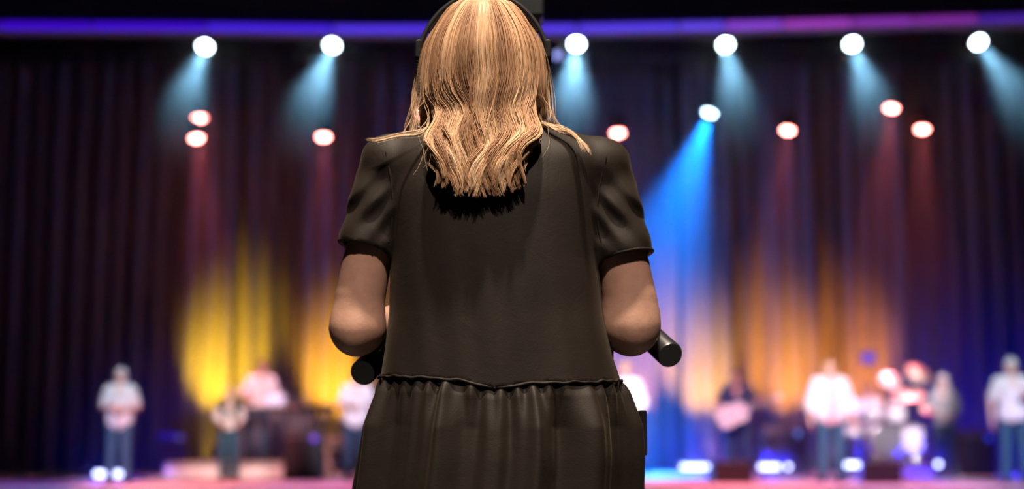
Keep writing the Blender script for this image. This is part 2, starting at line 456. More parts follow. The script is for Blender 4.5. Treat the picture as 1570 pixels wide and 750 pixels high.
for n_row, (px, py, dxx, s, pw) in enumerate([(315, 70, -0.06, (0, -25), 1500), (510, 68, -0.16, (1, -17), 2000), (884, 66, -0.10, (0, -18), 2600), (1112, 67, 0.0, (0, -24), 1500), (1306, 66, 0.03, (0, -27), 1500), (1499, 63, 0.22, (-2, -31), 1700)]):
    lamp(px, py, Y1, Z1, (dxx, -0.85, -1), pw * 2.0, CY, 34, ('lens_cyan', (0.75, 0.95, 1.0)), 26,
         'white-blue spotlight below the violet strip ' + ROW[n_row], 'white-blue spotlights on the front truss', 0.102)
RD = (1.0, 0.16, 0.22)
RL = 'red-rimmed spotlight hanging below the rear truss'
for (px, py, dxx, pw, lb) in [(306, 178, 0.10, 900, 'upper red-rimmed spotlight of the pair hung one above the other'), (301, 209, 0.16, 1300, 'lower red-rimmed spotlight of the pair hung one above the other'),
                              (496, 207, 0.03, 1300, RL + ' above the orange-lit drape'), (652, 172, 0.0, 700, RL + ' half hidden by the blond hair'), (947, 201, 0.05, 700, RL + ' beside the operator\'s shoulder'), (1208, 197, -0.16, 1500, RL + ' above the peach-lit drape'), (1367, 163, -0.16, 1900, RL + ', higher of two over the drum kit'), (1414, 195, -0.05, 1600, RL + ', lower of two over the drum kit')]:
    lamp(px, py, Y2 - (0.45 if px == 301 else 0.0), Z2, (dxx, -0.10, -1), pw * 0.85, RD, 36, ('lens_red', (1.0, 0.19, 0.16)), 55, lb, 'red-rimmed spotlights on the rear truss', 0.10)
lamp(1089, 170, Y2, Z2, (-0.34, 0.0, -1), 52000, (0.004, 0.18, 1.0), 48, ('lens_blue', (0.5, 0.8, 1.0)), 26, 'bright blue spotlight throwing a wide blue beam behind the operator', None, 0.105)
# small violet pilot lamp beside the operator's head
lamp(855, 82, Y1, Z1, (0, -0.4, -1), 60, (0.3, 0.2, 1.0), 20, ('lens_violet', (0.35, 0.4, 1.0)), 1.6, 'dim violet spotlight high behind the operator', None, 0.08)

# ------------------------------------------------------------------ floor lamps at the foot of the drapes
def uplight(px, col, power, label, deg=62, Y=25.65, tilt=0.92, lens=('lens_amber', (1, 0.6, 0.15), 3.0)):
    x = dx(px, Y); t = thing('floor_uplight', label, 'uplight', (x, Y, STAGE), 0, 'warm uplights at the foot of the drapes')
    MB().box((0, 0, 0.02), (0.22, 0.16, 0.04), bev=0.01).build('base', black, t)
    MB().lathe([(0.07, 0.06), (0.08, 0.07), (0.085, 0.20), (0.075, 0.20), (0.07, 0.17)], 16, cap=True).build('body', black, t)
    for sx in (-1, 1): MB().box((sx * 0.095, 0, 0.09), (0.012, 0.04, 0.14)).build('bracket', black, t)
    MB().lathe([(0.07, 0.185), (0.03, 0.192)], 16).build('lens', glow(*lens), t)
    sp = spot('beam', (0, 0, 0.24), None, power * 2.2, col, 44, 1.0, 0.06, t)
    sp.rotation_euler = Vector((0, tilt, 1)).to_track_quat('-Z', 'Y').to_euler()
uplight(318, (1.0, 0.56, 0.015), 1700, 'small black uplight throwing yellow on the drape behind the keyboards', 50)
uplight(500, (1.0, 0.42, 0.02), 1750, 'small black uplight throwing orange on the drape behind the white-shirted singer', 50)
uplight(985, (1.0, 0.33, 0.05), 800, 'small black uplight throwing dim orange beside the operator', 40)
uplight(1088, (1.0, 0.46, 0.05), 1250, 'small black uplight throwing pale yellow behind the guitarist', 48)
uplight(1222, (1.0, 0.34, 0.04), 1300, 'small black uplight throwing peach between guitarist and drums', 44)
uplight(1342, (1.0, 0.30, 0.035), 1250, 'small black uplight throwing orange behind the drum kit', 48)

def bar(px0, px1, py, Y, n, label, power=160, riser=0.0, wide=66):
    """blue LED batten on feet, facing the hall"""
    x0, x1 = dx(px0, Y), dx(px1, Y); z = float(P(785, py, Y)[2]); c = (x0 + x1) / 2; L = x1 - x0
    t = thing('led_batten', label, 'stage light', (c, Y, STAGE + riser), 0, 'white-blue battens on the stage floor')
    zc = z - STAGE - riser
    MB().box((0, 0.05, zc), (L + 0.08, 0.10, 0.13), bev=0.012).build('housing', black, t)
    for sx in (-1, 1): MB().tube([(sx * L * 0.42, 0.05, zc - 0.05), (sx * L * 0.42, 0.05, 0.02), (sx * L * 0.42, -0.08, 0.006)], 0.012, 6).build('foot', black, t)
    for k in range(n):
        xx = -L / 2 + L * (k + 0.5) / n
        MB().lathe([(0.042, 0.0), (0.04, -0.015), (0.02, -0.028)], 12, mdir((xx, 0.0, zc), (0, 1, 0.0))).build('lens', glow('lens_batten', (0.55, 0.6, 1.0), 7), t)
    sp = spot('beam', (0, 0.14, zc + 0.08), None, power * 1.1, (0.003, 0.010, 1.0), wide, 1.0, 0.12, t)
    sp.rotation_euler = Vector((0, 1.0, -0.06)).to_track_quat('-Z', 'Y').to_euler()
    sp = spot('spill', (0, -0.08, zc), None, power * 0.12, (0.05, 0.05, 1.0), 150, 1.0, 0.1, t)
    sp.rotation_euler = Vector((0, -1, -0.25)).to_track_quat('-Z', 'Y').to_euler()
bar(154, 168, 727, 22.0, 2, 'short double-lens batten on the stage beside the person in the pale tunic', 240)
bar(182, 194, 727, 22.0, 2, 'short batten at the feet of the person in the pale tunic', 160)
bar(1041, 1083, 716, 25.2, 6, 'long batten on the stage floor below the guitarist', 420)
bar(1160, 1190, 716, 24.0, 5, 'batten on the stage floor between guitarist and woman in white', 420)
bar(1201, 1206, 716, 24.0, 1, 'single-lens batten next to the batten by the woman in white', 120)
bar(1290, 1318, 713, 23.3, 4, 'batten on the floor in front of the drum riser', 220)
bar(1428, 1434, 712, 22.85, 1, 'single-lens batten on the floor by the drum riser end', 150)
bar(1564, 1590, 712, 24.0, 4, 'batten at the feet of the white-haired singer', 700, wide=120)

# ================================================================== PEOPLE ON STAGE
SKIN = [mat('skin_fair', (0.62, 0.38, 0.30), 0.5, scale=20, var=0.06), mat('skin_tan', (0.50, 0.29, 0.21), 0.5, scale=20, var=0.06)]
def cloth(name, col, rough=0.85): return mat(name, col, rough, scale=12, var=0.1, bump=0.15, bscale=40)
EYE = mat('eye_dark', (0.02, 0.015, 0.012), 0.2)
shoe_m = mat('shoe_leather', (0.02, 0.018, 0.018), 0.45)

def hand_prims(F, w, e, curl, side, s=1.0):
    """palm, four fingers and a thumb carrying on from the forearm e->w"""
    w = np.array(w); a = w - np.array(e); a = a / np.linalg.norm(a)
    ref = np.array([side * 1.0, 0.0, 0.0]); q = ref - a * (ref @ a)
    if np.linalg.norm(q) < 0.2: ref = np.array([0, 0, 1.0]); q = ref - a * (ref @ a)
    n = q / np.linalg.norm(q); b = np.cross(a, n)          # n: back of the hand, b: across the palm
    if b[1] > 0: b = -b                                     # thumb side to the front
    pc = w + a * 0.045 * s
    F.cone(w, pc + b * 0.012 * s, 0.024 * s, 0.026 * s, 0.01); F.cone(w, pc - b * 0.014 * s, 0.022 * s, 0.022 * s, 0.01)
    for i, (o, L) in enumerate(((0.030, 0.070), (0.010, 0.078), (-0.010, 0.073), (-0.030, 0.058))):
        p0 = w + a * 0.075 * s + b * o * s
        d1 = a * math.cos(curl * 0.5) - n * math.sin(curl * 0.5); d2 = a * math.cos(curl * 1.4) - n * math.sin(curl * 1.4)
        p1 = p0 + d1 * L * 0.5 * s; p2 = p1 + d2 * L * 0.5 * s
        F.chain([w + a * 0.05 * s + b * o * 0.8 * s, p0, p1, p2], [0.012 * s, 0.0105 * s, 0.0095 * s, 0.0085 * s], 0.004)
    t0 = w + a * 0.025 * s + b * 0.025 * s; t1 = t0 + (a * 0.6 + b * 0.7 - n * 0.3) * 0.04 * s; t2 = t1 + (a * 0.9 + b * 0.2 - n * 0.3) * 0.03 * s
    F.chain([t0, t1, t2], [0.014 * s, 0.0115 * s, 0.010 * s], 0.006)

def person(px, Y, H, label, top, bottom, hair, skin=0, face=0.0, wide=1.0, armL=None, armR=None, base=STAGE, sleeve=0.5, hem=0.86, hairlong=0.0, lean=(0, 0), seated=False, skirt=False, bald=0.0, headyaw=0.0, jacket=None):
    """armL / armR: (elbow, wrist) in body units of a 1.7 m figure, x outwards, y backwards"""
    x = dx(px, Y)
    root = thing('person', label, 'person', (x, Y, base), face, 'people performing on the stage')
    root.scale = (H / 1.7,) * 3
    W = wide; lx, ly = lean
    def L(p):                                              # leaning of everything above the hips
        p = np.array(p, float); k = max(0.0, p[2] - 0.92)
        return p + np.array([lx * k, ly * k, -0.25 * (lx * lx + ly * ly) * k])
    dz = -0.34 if seated else 0.0
    def Z(p): p = L(p); p[2] += dz; return p
    armL = armL or ((0.255, 0.03, 1.10), (0.275, -0.06, 0.86)); armR = armR or ((0.255, 0.03, 1.10), (0.275, -0.06, 0.86))
    A = []
    for sg, (e, w) in ((-1, armL), (1, armR)):
        e = np.array(e, float); w = np.array(w, float); e[0] *= sg; w[0] *= sg
        e[0] += sg * (W - 1) * 0.17; w[0] += sg * (W - 1) * 0.15
        A.append((Z((sg * (0.165 + (W - 1) * 0.16), 0.0, 1.375)), Z(e), Z(w), sg))
    legs = []
    for sg in (-1, 1):
        hip = np.array((sg * 0.09 * W, 0, 0.92 + dz))
        if seated: legs.append((hip, np.array((sg * 0.16, -0.40, 0.50)), np.array((sg * 0.17, -0.38, 0.09)), sg))
        else: legs.append((hip, np.array((sg * 0.10 * W, -0.012, 0.50)), np.array((sg * 0.11 * W, 0.03, 0.085)), sg))
    allp = np.array([q for a in A for q in a[:3]] + [q for l in legs for q in l[:3]] + [Z((0, 0, 1.7))])
    lo = np.minimum(allp.min(0) - 0.16, [-0.30 * W, -0.28, -0.01]); hi = np.maximum(allp.max(0) + 0.16, [0.30 * W, 0.28, 0.3])
    lo[2] = -0.01; hi[2] = allp[:, 2].max() + 0.04
    hc = Z((0, -0.015, 1.585)); cy, sy_ = math.cos(headyaw), math.sin(headyaw)
    def hd(p): return hc + np.array([p[0] * cy - p[1] * sy_, p[0] * sy_ + p[1] * cy, p[2]])
    # --- body
    F = Field(lo, hi, 0.0085)
    F.ell(hc, (0.072, 0.092, 0.112)); F.ell(hd((0, -0.030, -0.055)), (0.054, 0.060, 0.062), 0.03)
    F.cone(hd((0, -0.088, 0.01)), hd((0, -0.108, -0.022)), 0.008, 0.014, 0.012)
    F.cone(hd((-0.022, -0.083, -0.062)), hd((0.022, -0.083, -0.062)), 0.009, 0.009, 0.006)
    for sg in (-1, 1): F.ell(hd((sg * 0.076, 0.005, -0.01)), (0.010, 0.022, 0.034), 0.006)
    for sg in (-1, 1): F.ell(hd((sg * 0.032, -0.094, 0.004)), (0.013, 0.012, 0.009), 0.0, cut=True)
    F.cone(Z((0, 0.015, 1.39)), Z((0, 0.0, 1.53)), 0.058, 0.052, 0.03)
    F.ell(Z((0, 0.0, 1.26)), (0.165 * W, 0.115 * W, 0.20), 0.04); F.ell(Z((0, 0, 1.07)), (0.145 * W, 0.108 * W, 0.17), 0.05)
    F.ell((0, 0, 0.94 + dz), (0.168 * W, 0.122 * W, 0.13), 0.05)
    F.cone(Z((-0.13 * W, 0, 1.39)), Z((0.13 * W, 0, 1.39)), 0.055, 0.055, 0.05)
    for (s, e, w, sg) in A:
        F.cone(s, e, 0.054 * W ** 0.5, 0.041 * W ** 0.5, 0.03); F.cone(e, w, 0.040, 0.026, 0.02); hand_prims(F, w, e, 0.5, sg)
    for (h, k, a, sg) in legs:
        F.cone(h, k, 0.082 * W ** 0.5, 0.056, 0.04); F.cone(k, k + (a - k) * 0.35, 0.054, 0.055, 0.02); F.cone(k + (a - k) * 0.35, a, 0.055, 0.036, 0.02)
        F.cone(a + np.array((0, 0.02, -0.04)), a + np.array((sg * 0.015, -0.15, -0.055)), 0.035, 0.026, 0.02)
    body = F.build('body', SKIN[skin], root)
    for sg in (-1, 1):
        c = hd((sg * 0.032, -0.084, 0.004))
        MB().lathe([(0.011 * math.cos(a), 0.011 * math.sin(a)) for a in np.linspace(-1.5, 1.5, 7)], 10, Matrix.Translation(Vector(c))).build('eye', EYE, root)
    # --- upper garment
    def upper(name, m, g, hemz, slv, op=False):
        F = Field(lo, hi, 0.012)
        F.ell(Z((0, 0.0, 1.26)), (0.165 * W + g, 0.115 * W + g, 0.20), 0.04); F.ell(Z((0, 0, 1.07)), (0.150 * W + g, 0.112 * W + g, 0.19), 0.06)
        F.ell((0, 0, 0.93 + dz), (0.172 * W + g, 0.125 * W + g, 0.16), 0.06)
        F.cone(Z((-0.13 * W, 0, 1.39)), Z((0.13 * W, 0, 1.39)), 0.055 + g, 0.055 + g, 0.05)
        F.cone(Z((0, 0.015, 1.39)), Z((0, 0.012, 1.45)), 0.06 + g * 0.4, 0.058 + g * 0.4, 0.03)
        hz_ = hemz + dz
        X, Yg, Zg = F.grid()
        F.keep(lambda X, Y, Z: hz_ + 0.012 * np.sin(X * 30) - Z + 0 * Y)
        ln = Z((0, -0.12, 1.37)); F.ell(ln, (0.055, 0.09, 0.08), 0, cut=True)         # neckline
        for (s, e, w, sg) in A:
            r = 0.054 * W ** 0.5 + g
            if slv <= 1.0: F.cone(s, s + (e - s) * slv, r, r * 0.93, 0.03)
            else:
                F.cone(s, e, r, 0.043 + g, 0.03); F.cone(e, e + (w - e) * (slv - 1), 0.043 + g, 0.034 + g, 0.02)
        F.f += (0.004 * np.sin(X * 55 + Zg * 22) * np.sin(Zg * 34 + Yg * 40)).astype(np.float32)
        if op: F.keep(lambda X, Y, Z: np.minimum(0.05 + 0.25 * np.maximum(0, 1.15 + dz - Z) - np.abs(X), 0.0 - Y))
        return F.build(name, m, root)
    upper('shirt', top, 0.016, hem, sleeve)
    if jacket: upper('open_overshirt', jacket[0], 0.032, jacket[1], jacket[2], True)
    # --- lower garment
    F = Field(lo, hi, 0.012)
    F.ell((0, 0, 0.94 + dz), (0.175 * W, 0.128 * W, 0.13), 0.05)
    if skirt:
        for q in range(8):
            u = q / 7; F.ell((0, 0, 0.92 - u * 0.5), (0.175 * W + 0.06 * u, 0.13 * W + 0.06 * u, 0.10), 0.05)
        F.keep(lambda X, Y, Z: 0.40 - Z + 0 * X + 0 * Y); F.keep(lambda X, Y, Z: Z - 1.0 + 0 * X + 0 * Y)
        F.build('skirt', bottom, root)
    else:
        for (h, k, a, sg) in legs: F.chain([h, k, a + np.array((0, 0, 0.0))], [0.094 * W ** 0.5, 0.070, 0.062], 0.03)
        F.keep(lambda X, Y, Z: Z - (1.0 + dz) + 0 * X + 0 * Y); F.keep(lambda X, Y, Z: 0.06 - Z + 0 * X + 0 * Y)
        F.build('trousers', bottom, root)
    for (h, k, a, sg) in legs:
        b0 = a + np.array((0, 0.035, -0.04)); b1 = a + np.array((sg * 0.018, -0.165, -0.05))
        F = Field(np.minimum(b0, b1) - 0.08, np.maximum(b0, b1) + 0.09, 0.009)
        F.cone(b0, b1, 0.046, 0.036, 0.01); F.cone(b0, b0 + np.array((0, 0, 0.05)), 0.045, 0.045, 0.02)
        F.keep(lambda X, Y, Z: 0.004 - Z + 0 * X + 0 * Y)
        F.build('shoe', shoe_m, root)
    # --- hair
    if hair is not None:
        F = Field(hc - np.array((0.17, 0.2, 0.55)), hc + np.array((0.17, 0.2, 0.17)), 0.009)
        F.ell(hd((0, 0.012, 0.016)), (0.088, 0.100, 0.116), 0)
        if hairlong > 0:
            F.cone(hd((0, 0.05, 0.0)), hd((0, 0.085, -hairlong)), 0.085, 0.055, 0.03)
            for sg in (-1, 1): F.cone(hd((sg * 0.062, 0.02, 0.02)), hd((sg * 0.085, -0.01, -hairlong)), 0.035, 0.03, 0.03)
        zl = -0.02 if hairlong == 0 else -1.0
        F.ell(hd((0, -0.105, -0.03)), (0.064, 0.07, 0.085), 0, cut=True)
        if hairlong == 0: F.keep(lambda X, Y, Z: np.minimum((hc[2] - 0.005) - Z + 0 * X, (hc[2] - 0.08) - Z + 0 * X + 3 * (hc[1] + 0.0 - Y)) )
        X, Yg, Zg = F.grid(); F.f += (0.003 * np.sin(X * 190 + Yg * 110) * np.sin(Zg * 25 + X * 60)).astype(np.float32)
        F.build('hair', hair, root)
    return root

white = cloth('white_cotton', (0.80, 0.79, 0.80)); offw = cloth('pale_cotton', (0.66, 0.66, 0.68)); blk = cloth('black_cotton', (0.012, 0.012, 0.015))
jeans = cloth('teal_denim', (0.016, 0.075, 0.13)); dkjeans = cloth('dark_denim', (0.02, 0.05, 0.10)); navy = cloth('navy_shirt', (0.02, 0.035, 0.09)); pinkc = cloth('pink_shirt', (0.62, 0.42, 0.45)); grey = cloth('grey_shirt', (0.30, 0.31, 0.32))
blond = mat('hair_blond', (0.50, 0.36, 0.20), 0.5, scale=40, var=0.3); brown = mat('hair_brown', (0.10, 0.055, 0.035), 0.5, scale=40, var=0.3)
silver = mat('hair_silver', (0.62, 0.62, 0.64), 0.5, scale=40, var=0.2); redh = brown

RISE_L = 0.24; RISE_D = 0.16
folded = ((0.245, 0.02, 1.12), (0.06, -0.20, 1.13))
person(188, 20.5, 1.64, 'person in a pale tunic and teal jeans holding both hands before the chest', offw, jeans, silver, 0, 0.0, 1.05, folded, ((0.245, 0.02, 1.12), (0.08, -0.20, 1.08)), sleeve=0.75, hem=0.72)
person(355, 22.7, 1.46, 'short blond person in a black vest over a pale top before the keyboard riser', offw, jeans, blond, 0, 0.15, 0.95, ((0.24, 0.0, 1.12), (0.12, -0.20, 1.0)), ((0.24, 0.0, 1.12), (0.20, -0.22, 1.02)), sleeve=1.6, hem=0.9, hairlong=0.16, jacket=(blk, 0.55, 0.15))
person(397, 24.9, 1.74, 'white-shirted keyboard player with red-lit head leaning over the keys', white, dkjeans, redh, 1, 0.25, 1.1, ((0.27, -0.05, 1.12), (0.16, -0.30, 1.03)), ((0.27, -0.05, 1.12), (0.26, -0.30, 1.03)), base=STAGE + RISE_L, sleeve=0.9, lean=(0.10, -0.22))
person(548, 22.0, 1.70, 'white-shirted singer beside the side table', white, dkjeans, brown, 0, 0.1, 1.05, folded, None, sleeve=0.6, hem=0.8)
person(958, 21.0, 1.76, 'bright white-shirted singer half hidden by the operator', white, jeans, blond, 0, -0.1, 1.05, None, ((0.25, -0.02, 1.10), (0.2, -0.2, 0.98)), sleeve=1.7, hem=0.8)
gp = person(1128, 23.5, 1.76, 'guitarist in a navy shirt with a white guitar', navy, dkjeans, redh, 1, -0.15, 1.1, ((0.30, 0.02, 1.12), (0.14, -0.20, 0.97)), ((0.32, -0.03, 1.18), (0.34, -0.25, 1.16)), sleeve=0.6)
person(1270, 21.0, 1.77, 'blond woman in an open white shirt and dark teal jeans', pinkc, jeans, blond, 0, 0.0, 1.15, None, None, sleeve=0.6, hem=0.80, hairlong=0.12, jacket=(white, 0.78, 1.3))
person(1326, 25.26, 1.75, 'drummer in a violet-lit pale shirt seated behind the kit', offw, dkjeans, brown, 1, 0.0, 1.1, ((0.29, -0.05, 1.13), (0.22, -0.30, 1.08)), ((0.29, -0.05, 1.13), (0.24, -0.30, 1.12)), base=STAGE + RISE_D, sleeve=0.7, seated=True)
person(1443, 23.4, 1.68, 'long-haired person in grey standing at the end of the drum riser', grey, dkjeans, silver, 0, -0.5, 0.95, ((0.25, 0.0, 1.12), (0.12, -0.22, 1.08)), ((0.25, 0.0, 1.12), (0.14, -0.22, 1.02)), base=STAGE, sleeve=1.6, hairlong=0.22)
person(1548, 20.3, 1.77, 'white-haired singer in a pale short-sleeved shirt and teal jeans', offw, jeans, silver, 0, -0.12, 1.15, None, ((0.25, 0.0, 1.12), (0.10, -0.24, 1.22)), sleeve=0.75, hem=0.84)

# ================================================================== RISERS AND INSTRUMENTS
def riser(x0, x1, y0, y1, h, label, n):
    t = thing('stage_riser', label, 'riser', ((x0 + x1) / 2, (y0 + y1) / 2, STAGE))
    w = x1 - x0; d = y1 - y0
    MB().box((0, 0, h - 0.03), (w, d, 0.06), bev=0.008).build('deck', mat('riser_deck', (0.22, 0.215, 0.21), 0.5), t)
    for k in range(n):
        MB().box((-w / 2 + w * (k + 0.5) / n, -d / 2 + 0.03, (h - 0.06) / 2), (w / n - 0.015, 0.02, h - 0.06)).build('skirt_panel', mat('riser_skirt', (0.54, 0.53, 0.525), 0.6), t)
    for sx in (-1, 1):
        for sy in (-1, 1): MB().box((sx * (w / 2 - 0.08), sy * (d / 2 - 0.08), (h - 0.06) / 2), (0.06, 0.06, h - 0.06)).build('leg', black, t)
riser(dx(258, 23.2), dx(494, 23.2), 23.2, 25.35, RISE_L, 'low keyboard riser with a pink-lit front', 3)
riser(dx(1322, 23.6), dx(1416, 23.6) + 0.55, 23.75, 26.0, RISE_D, 'low drum riser with a pale front', 3)

keyw = mat('key_white', (0.55, 0.55, 0.53), 0.3); keyb = mat('key_black', (0.01, 0.01, 0.01), 0.3)
def keyboard(px, Y, z, w, label, rz=0.0, base=STAGE):
    t = thing('stage_keyboard', label, 'keyboard', (dx(px, Y), Y, base), rz, 'keyboards on stands')
    z -= base
    MB().box((0, 0, z), (w, 0.34, 0.09), bev=0.015).build('case', blackp, t)
    MB().box((0, -0.08, z + 0.055), (w - 0.1, 0.14, 0.02), bev=0.003).build('white_keys', keyw, t)
    nk = int(w / 0.055)
    for k in range(nk):
        if k % 7 in (2, 6): continue
        MB().box((-w / 2 + 0.08 + (w - 0.16) * k / (nk - 1), -0.05, z + 0.072), (0.014, 0.09, 0.014)).build('black_key', keyb, t)
    MB().box((0.1, 0.09, z + 0.05), (w * 0.5, 0.09, 0.012)).build('control_panel', mat('panel_grey', (0.1, 0.1, 0.11), 0.4), t)
    for sx in (-1, 1):
        MB().tube([(sx * w * 0.28, -0.18, 0.02), (sx * w * 0.28, 0.16, z - 0.05)], 0.018, 8).build('stand_leg', black, t)
        MB().tube([(sx * w * 0.28, 0.18, 0.02), (sx * w * 0.28, -0.16, z - 0.05)], 0.018, 8).build('stand_leg', black, t)
        MB().tube([(sx * w * 0.28, -0.20, 0.02), (sx * w * 0.28, 0.20, 0.02)], 0.018, 8).build('stand_foot', black, t)
    MB().tube([(-w * 0.28, 0, z * 0.5), (w * 0.28, 0, z * 0.5)], 0.014, 8).build('crossbar', black, t)
keyboard(412, 24.35, STAGE + RISE_L + 0.88, 1.25, 'black stage keyboard in front of the white-shirted player', 0.15, STAGE + RISE_L)
keyboard(492, 24.5, STAGE + RISE_L + 0.90, 0.8, 'second black keyboard turned sideways at the riser end', 1.4, STAGE + RISE_L)
# laptop glowing on the first keyboard
t = thing('laptop', 'open laptop with a pale blue screen on the stage keyboard', 'laptop', (dx(424, 24.50), 24.50, STAGE + RISE_L + 0.938), 0.15)
MB().box((0, 0, 0.008), (0.32, 0.2, 0.016), bev=0.004).build('base', blackp, t)
MB().box((0, -0.105, 0.115), (0.32, 0.012, 0.21), Matrix.Rotation(-0.15, 3, 'X')).build('lid', blackp, t)
MB().box((0, -0.116, 0.115), (0.29, 0.006, 0.18), Matrix.Rotation(-0.15, 3, 'X')).build('screen', glow('laptop_glow', (0.18, 0.38, 1.0), 0.6), t)
# equipment case and amplifier
def amp(px, Y, w, h, label, col, led=None, base=STAGE, d=0.4):
    t = thing('speaker_cabinet', label, 'amplifier', (dx(px, Y), Y, base))
    MB().box((0, 0, h / 2), (w, d, h), bev=0.02).build('cabinet', mat('amp_' + label[:12], col, 0.6), t)
    MB().box((0, -d / 2 - 0.004, h * 0.44), (w * 0.88, 0.015, h * 0.72), bev=0.004).build('grille', mat('grille_cloth', (0.03, 0.03, 0.035), 0.8, bump=0.4, bscale=150), t)
    MB().box((0, -d / 2 - 0.004, h * 0.9), (w * 0.88, 0.015, h * 0.13)).build('control_panel', mat('panel_grey', (0.1, 0.1, 0.11), 0.4), t)
    MB().tube([(-w * 0.15, 0, h), (-w * 0.14, 0, h + 0.04), (w * 0.14, 0, h + 0.04), (w * 0.15, 0, h)], 0.012, 8).build('handle', black, t)
    for k in range(5): MB().lathe([(0.014, 0), (0.012, 0.02)], 10, mdir((-w * 0.35 + k * w * 0.11, -d / 2 - 0.01, h * 0.9), (0, -1, 0))).build('knob', steel, t)
    if led: MB().lathe([(0.05, 0), (0.045, 0.02), (0.02, 0.03)], 14, mdir((w * 0.3, -d / 2 - 0.01, h * 0.85), (0, -1, 0))).build('indicator_lamp', glow(*led), t)
amp(1196, 24.6, 0.75, 0.85, 'blue-lit amplifier cabinet between guitarist and woman in white', (0.03, 0.03, 0.032), ('led_blue', (0.12, 0.25, 1.0), 1.0))
amp(270, 25.65, 0.55, 0.75, 'black amplifier cabinet with a dim violet lamp by the yellow drape', (0.015, 0.015, 0.016), ('led_dim', (0.2, 0.2, 0.5), 0.4))
amp(470, 22.75, 0.6, 0.75, 'black amplifier cabinet with a violet lamp at the end of the keyboard riser', (0.015, 0.015, 0.016), ('led_violet', (0.25, 0.05, 0.9), 1.2))
amp(1487, 24.6, 0.6, 0.75, 'black amplifier cabinet with a blue lamp behind the white-haired singer', (0.012, 0.012, 0.013), ('led_deep', (0.02, 0.05, 1.0), 0.9))
# side table
t = thing('side_table', 'low wooden side table beside the white-shirted singer', 'table', (dx(532, 23.6), 23.6, STAGE))
MB().box((0, 0, 0.62), (0.62, 0.45, 0.05), bev=0.01).build('table_top', mat('red_wood', (0.42, 0.16, 0.10), 0.45), t)
for sx in (-1, 1):
    for sy in (-1, 1): MB().box((sx * 0.26, sy * 0.18, 0.3), (0.05, 0.05, 0.6)).build('leg', mat('red_wood', (0.42, 0.16, 0.10)), t)
MB().box((0, 0, 0.50), (0.5, 0.36, 0.10), bev=0.01).build('drawer', mat('dark_wood', (0.1, 0.04, 0.03), 0.5), t)
# wedge monitors along the front
def wedge(px, Y, label, rz):
    t = thing('wedge_monitor', label, 'monitor', (dx(px, Y), Y, STAGE), rz, 'wedge monitors on the stage floor')
    v = []; w = 0.28
    pr = [(-0.20, 0), (0.20, 0), (0.20, 0.10), (-0.02, 0.32), (-0.20, 0.30)]
    for x in (-w, w): v += [(x, y, z) for y, z in pr]
    f = [(4, 3, 2, 1, 0), (5, 6, 7, 8, 9)] + [(i, (i + 1) % 5, 5 + (i + 1) % 5, 5 + i) for i in range(5)]
    MB().raw(v, f).build('cabinet', blackp, t)
    MB().box((0, 0.095, 0.215), (0.5, 0.27, 0.012), Matrix.Rotation(-0.785, 3, 'X')).build('grille', mat('grille_cloth', (0.03, 0.03, 0.035)), t)
for px, Y, rz, nm in ((1115, 20.7, 0.1, 'low black wedge monitor before the guitarist'), (1342, 20.6, -0.1, 'low black wedge monitor before the drum riser')):
    wedge(px, Y, nm, rz)

# guitar
g = thing('guitar', 'white-bodied guitar held by the guitarist in the navy shirt', 'guitar', (dx(1122, 23.0), 23.02, STAGE + 1.02), -0.05)
prof = []
for a in np.linspace(0, 2 * math.pi, 40, endpoint=False):
    r = 0.205 + 0.028 * math.cos(2 * a) - 0.02 * math.cos(4 * a) - 0.025 * math.cos(a)
    prof.append((r * 1.15 * math.cos(a), r * 0.95 * math.sin(a)))
R = Matrix.Rotation(-0.35, 3, 'Y')
v = [R @ Vector((x, -0.045, z)) for x, z in prof] + [R @ Vector((x, 0.045, z)) for x, z in prof]
f = [tuple(range(39, -1, -1)), tuple(range(40, 80))] + [(i, (i + 1) % 40, 40 + (i + 1) % 40, 40 + i) for i in range(40)]
MB().raw([tuple(p) for p in v], [tuple(q[::-1]) for q in f]).build('body', mat('guitar_white', (0.82, 0.80, 0.80), 0.25, coat=0.5), g)
MB().box(R @ Vector((0.44, -0.035, 0.0)), (0.52, 0.03, 0.05), R).build('neck', mat('neck_wood', (0.12, 0.06, 0.03), 0.4), g)
MB().box(R @ Vector((0.76, -0.03, 0.0)), (0.16, 0.025, 0.075), R, 0.006).build('headstock', mat('guitar_white', (0.8, 0.8, 0.8)), g)
MB().lathe([(0.05, 0), (0.048, 0.004)], 20, mdir(R @ Vector((0.06, -0.047, 0)), (0, -1, 0))).build('sound_hole', blackp, g)
MB().box(R @ Vector((-0.11, -0.05, 0)), (0.03, 0.012, 0.13), R).build('bridge', blackp, g)
for k in range(6): MB().tube([R @ Vector((-0.11, -0.06, -0.018 + k * 0.007)), R @ Vector((0.70, -0.055, -0.015 + k * 0.006))], 0.0015, 4).build('string', steel, g)

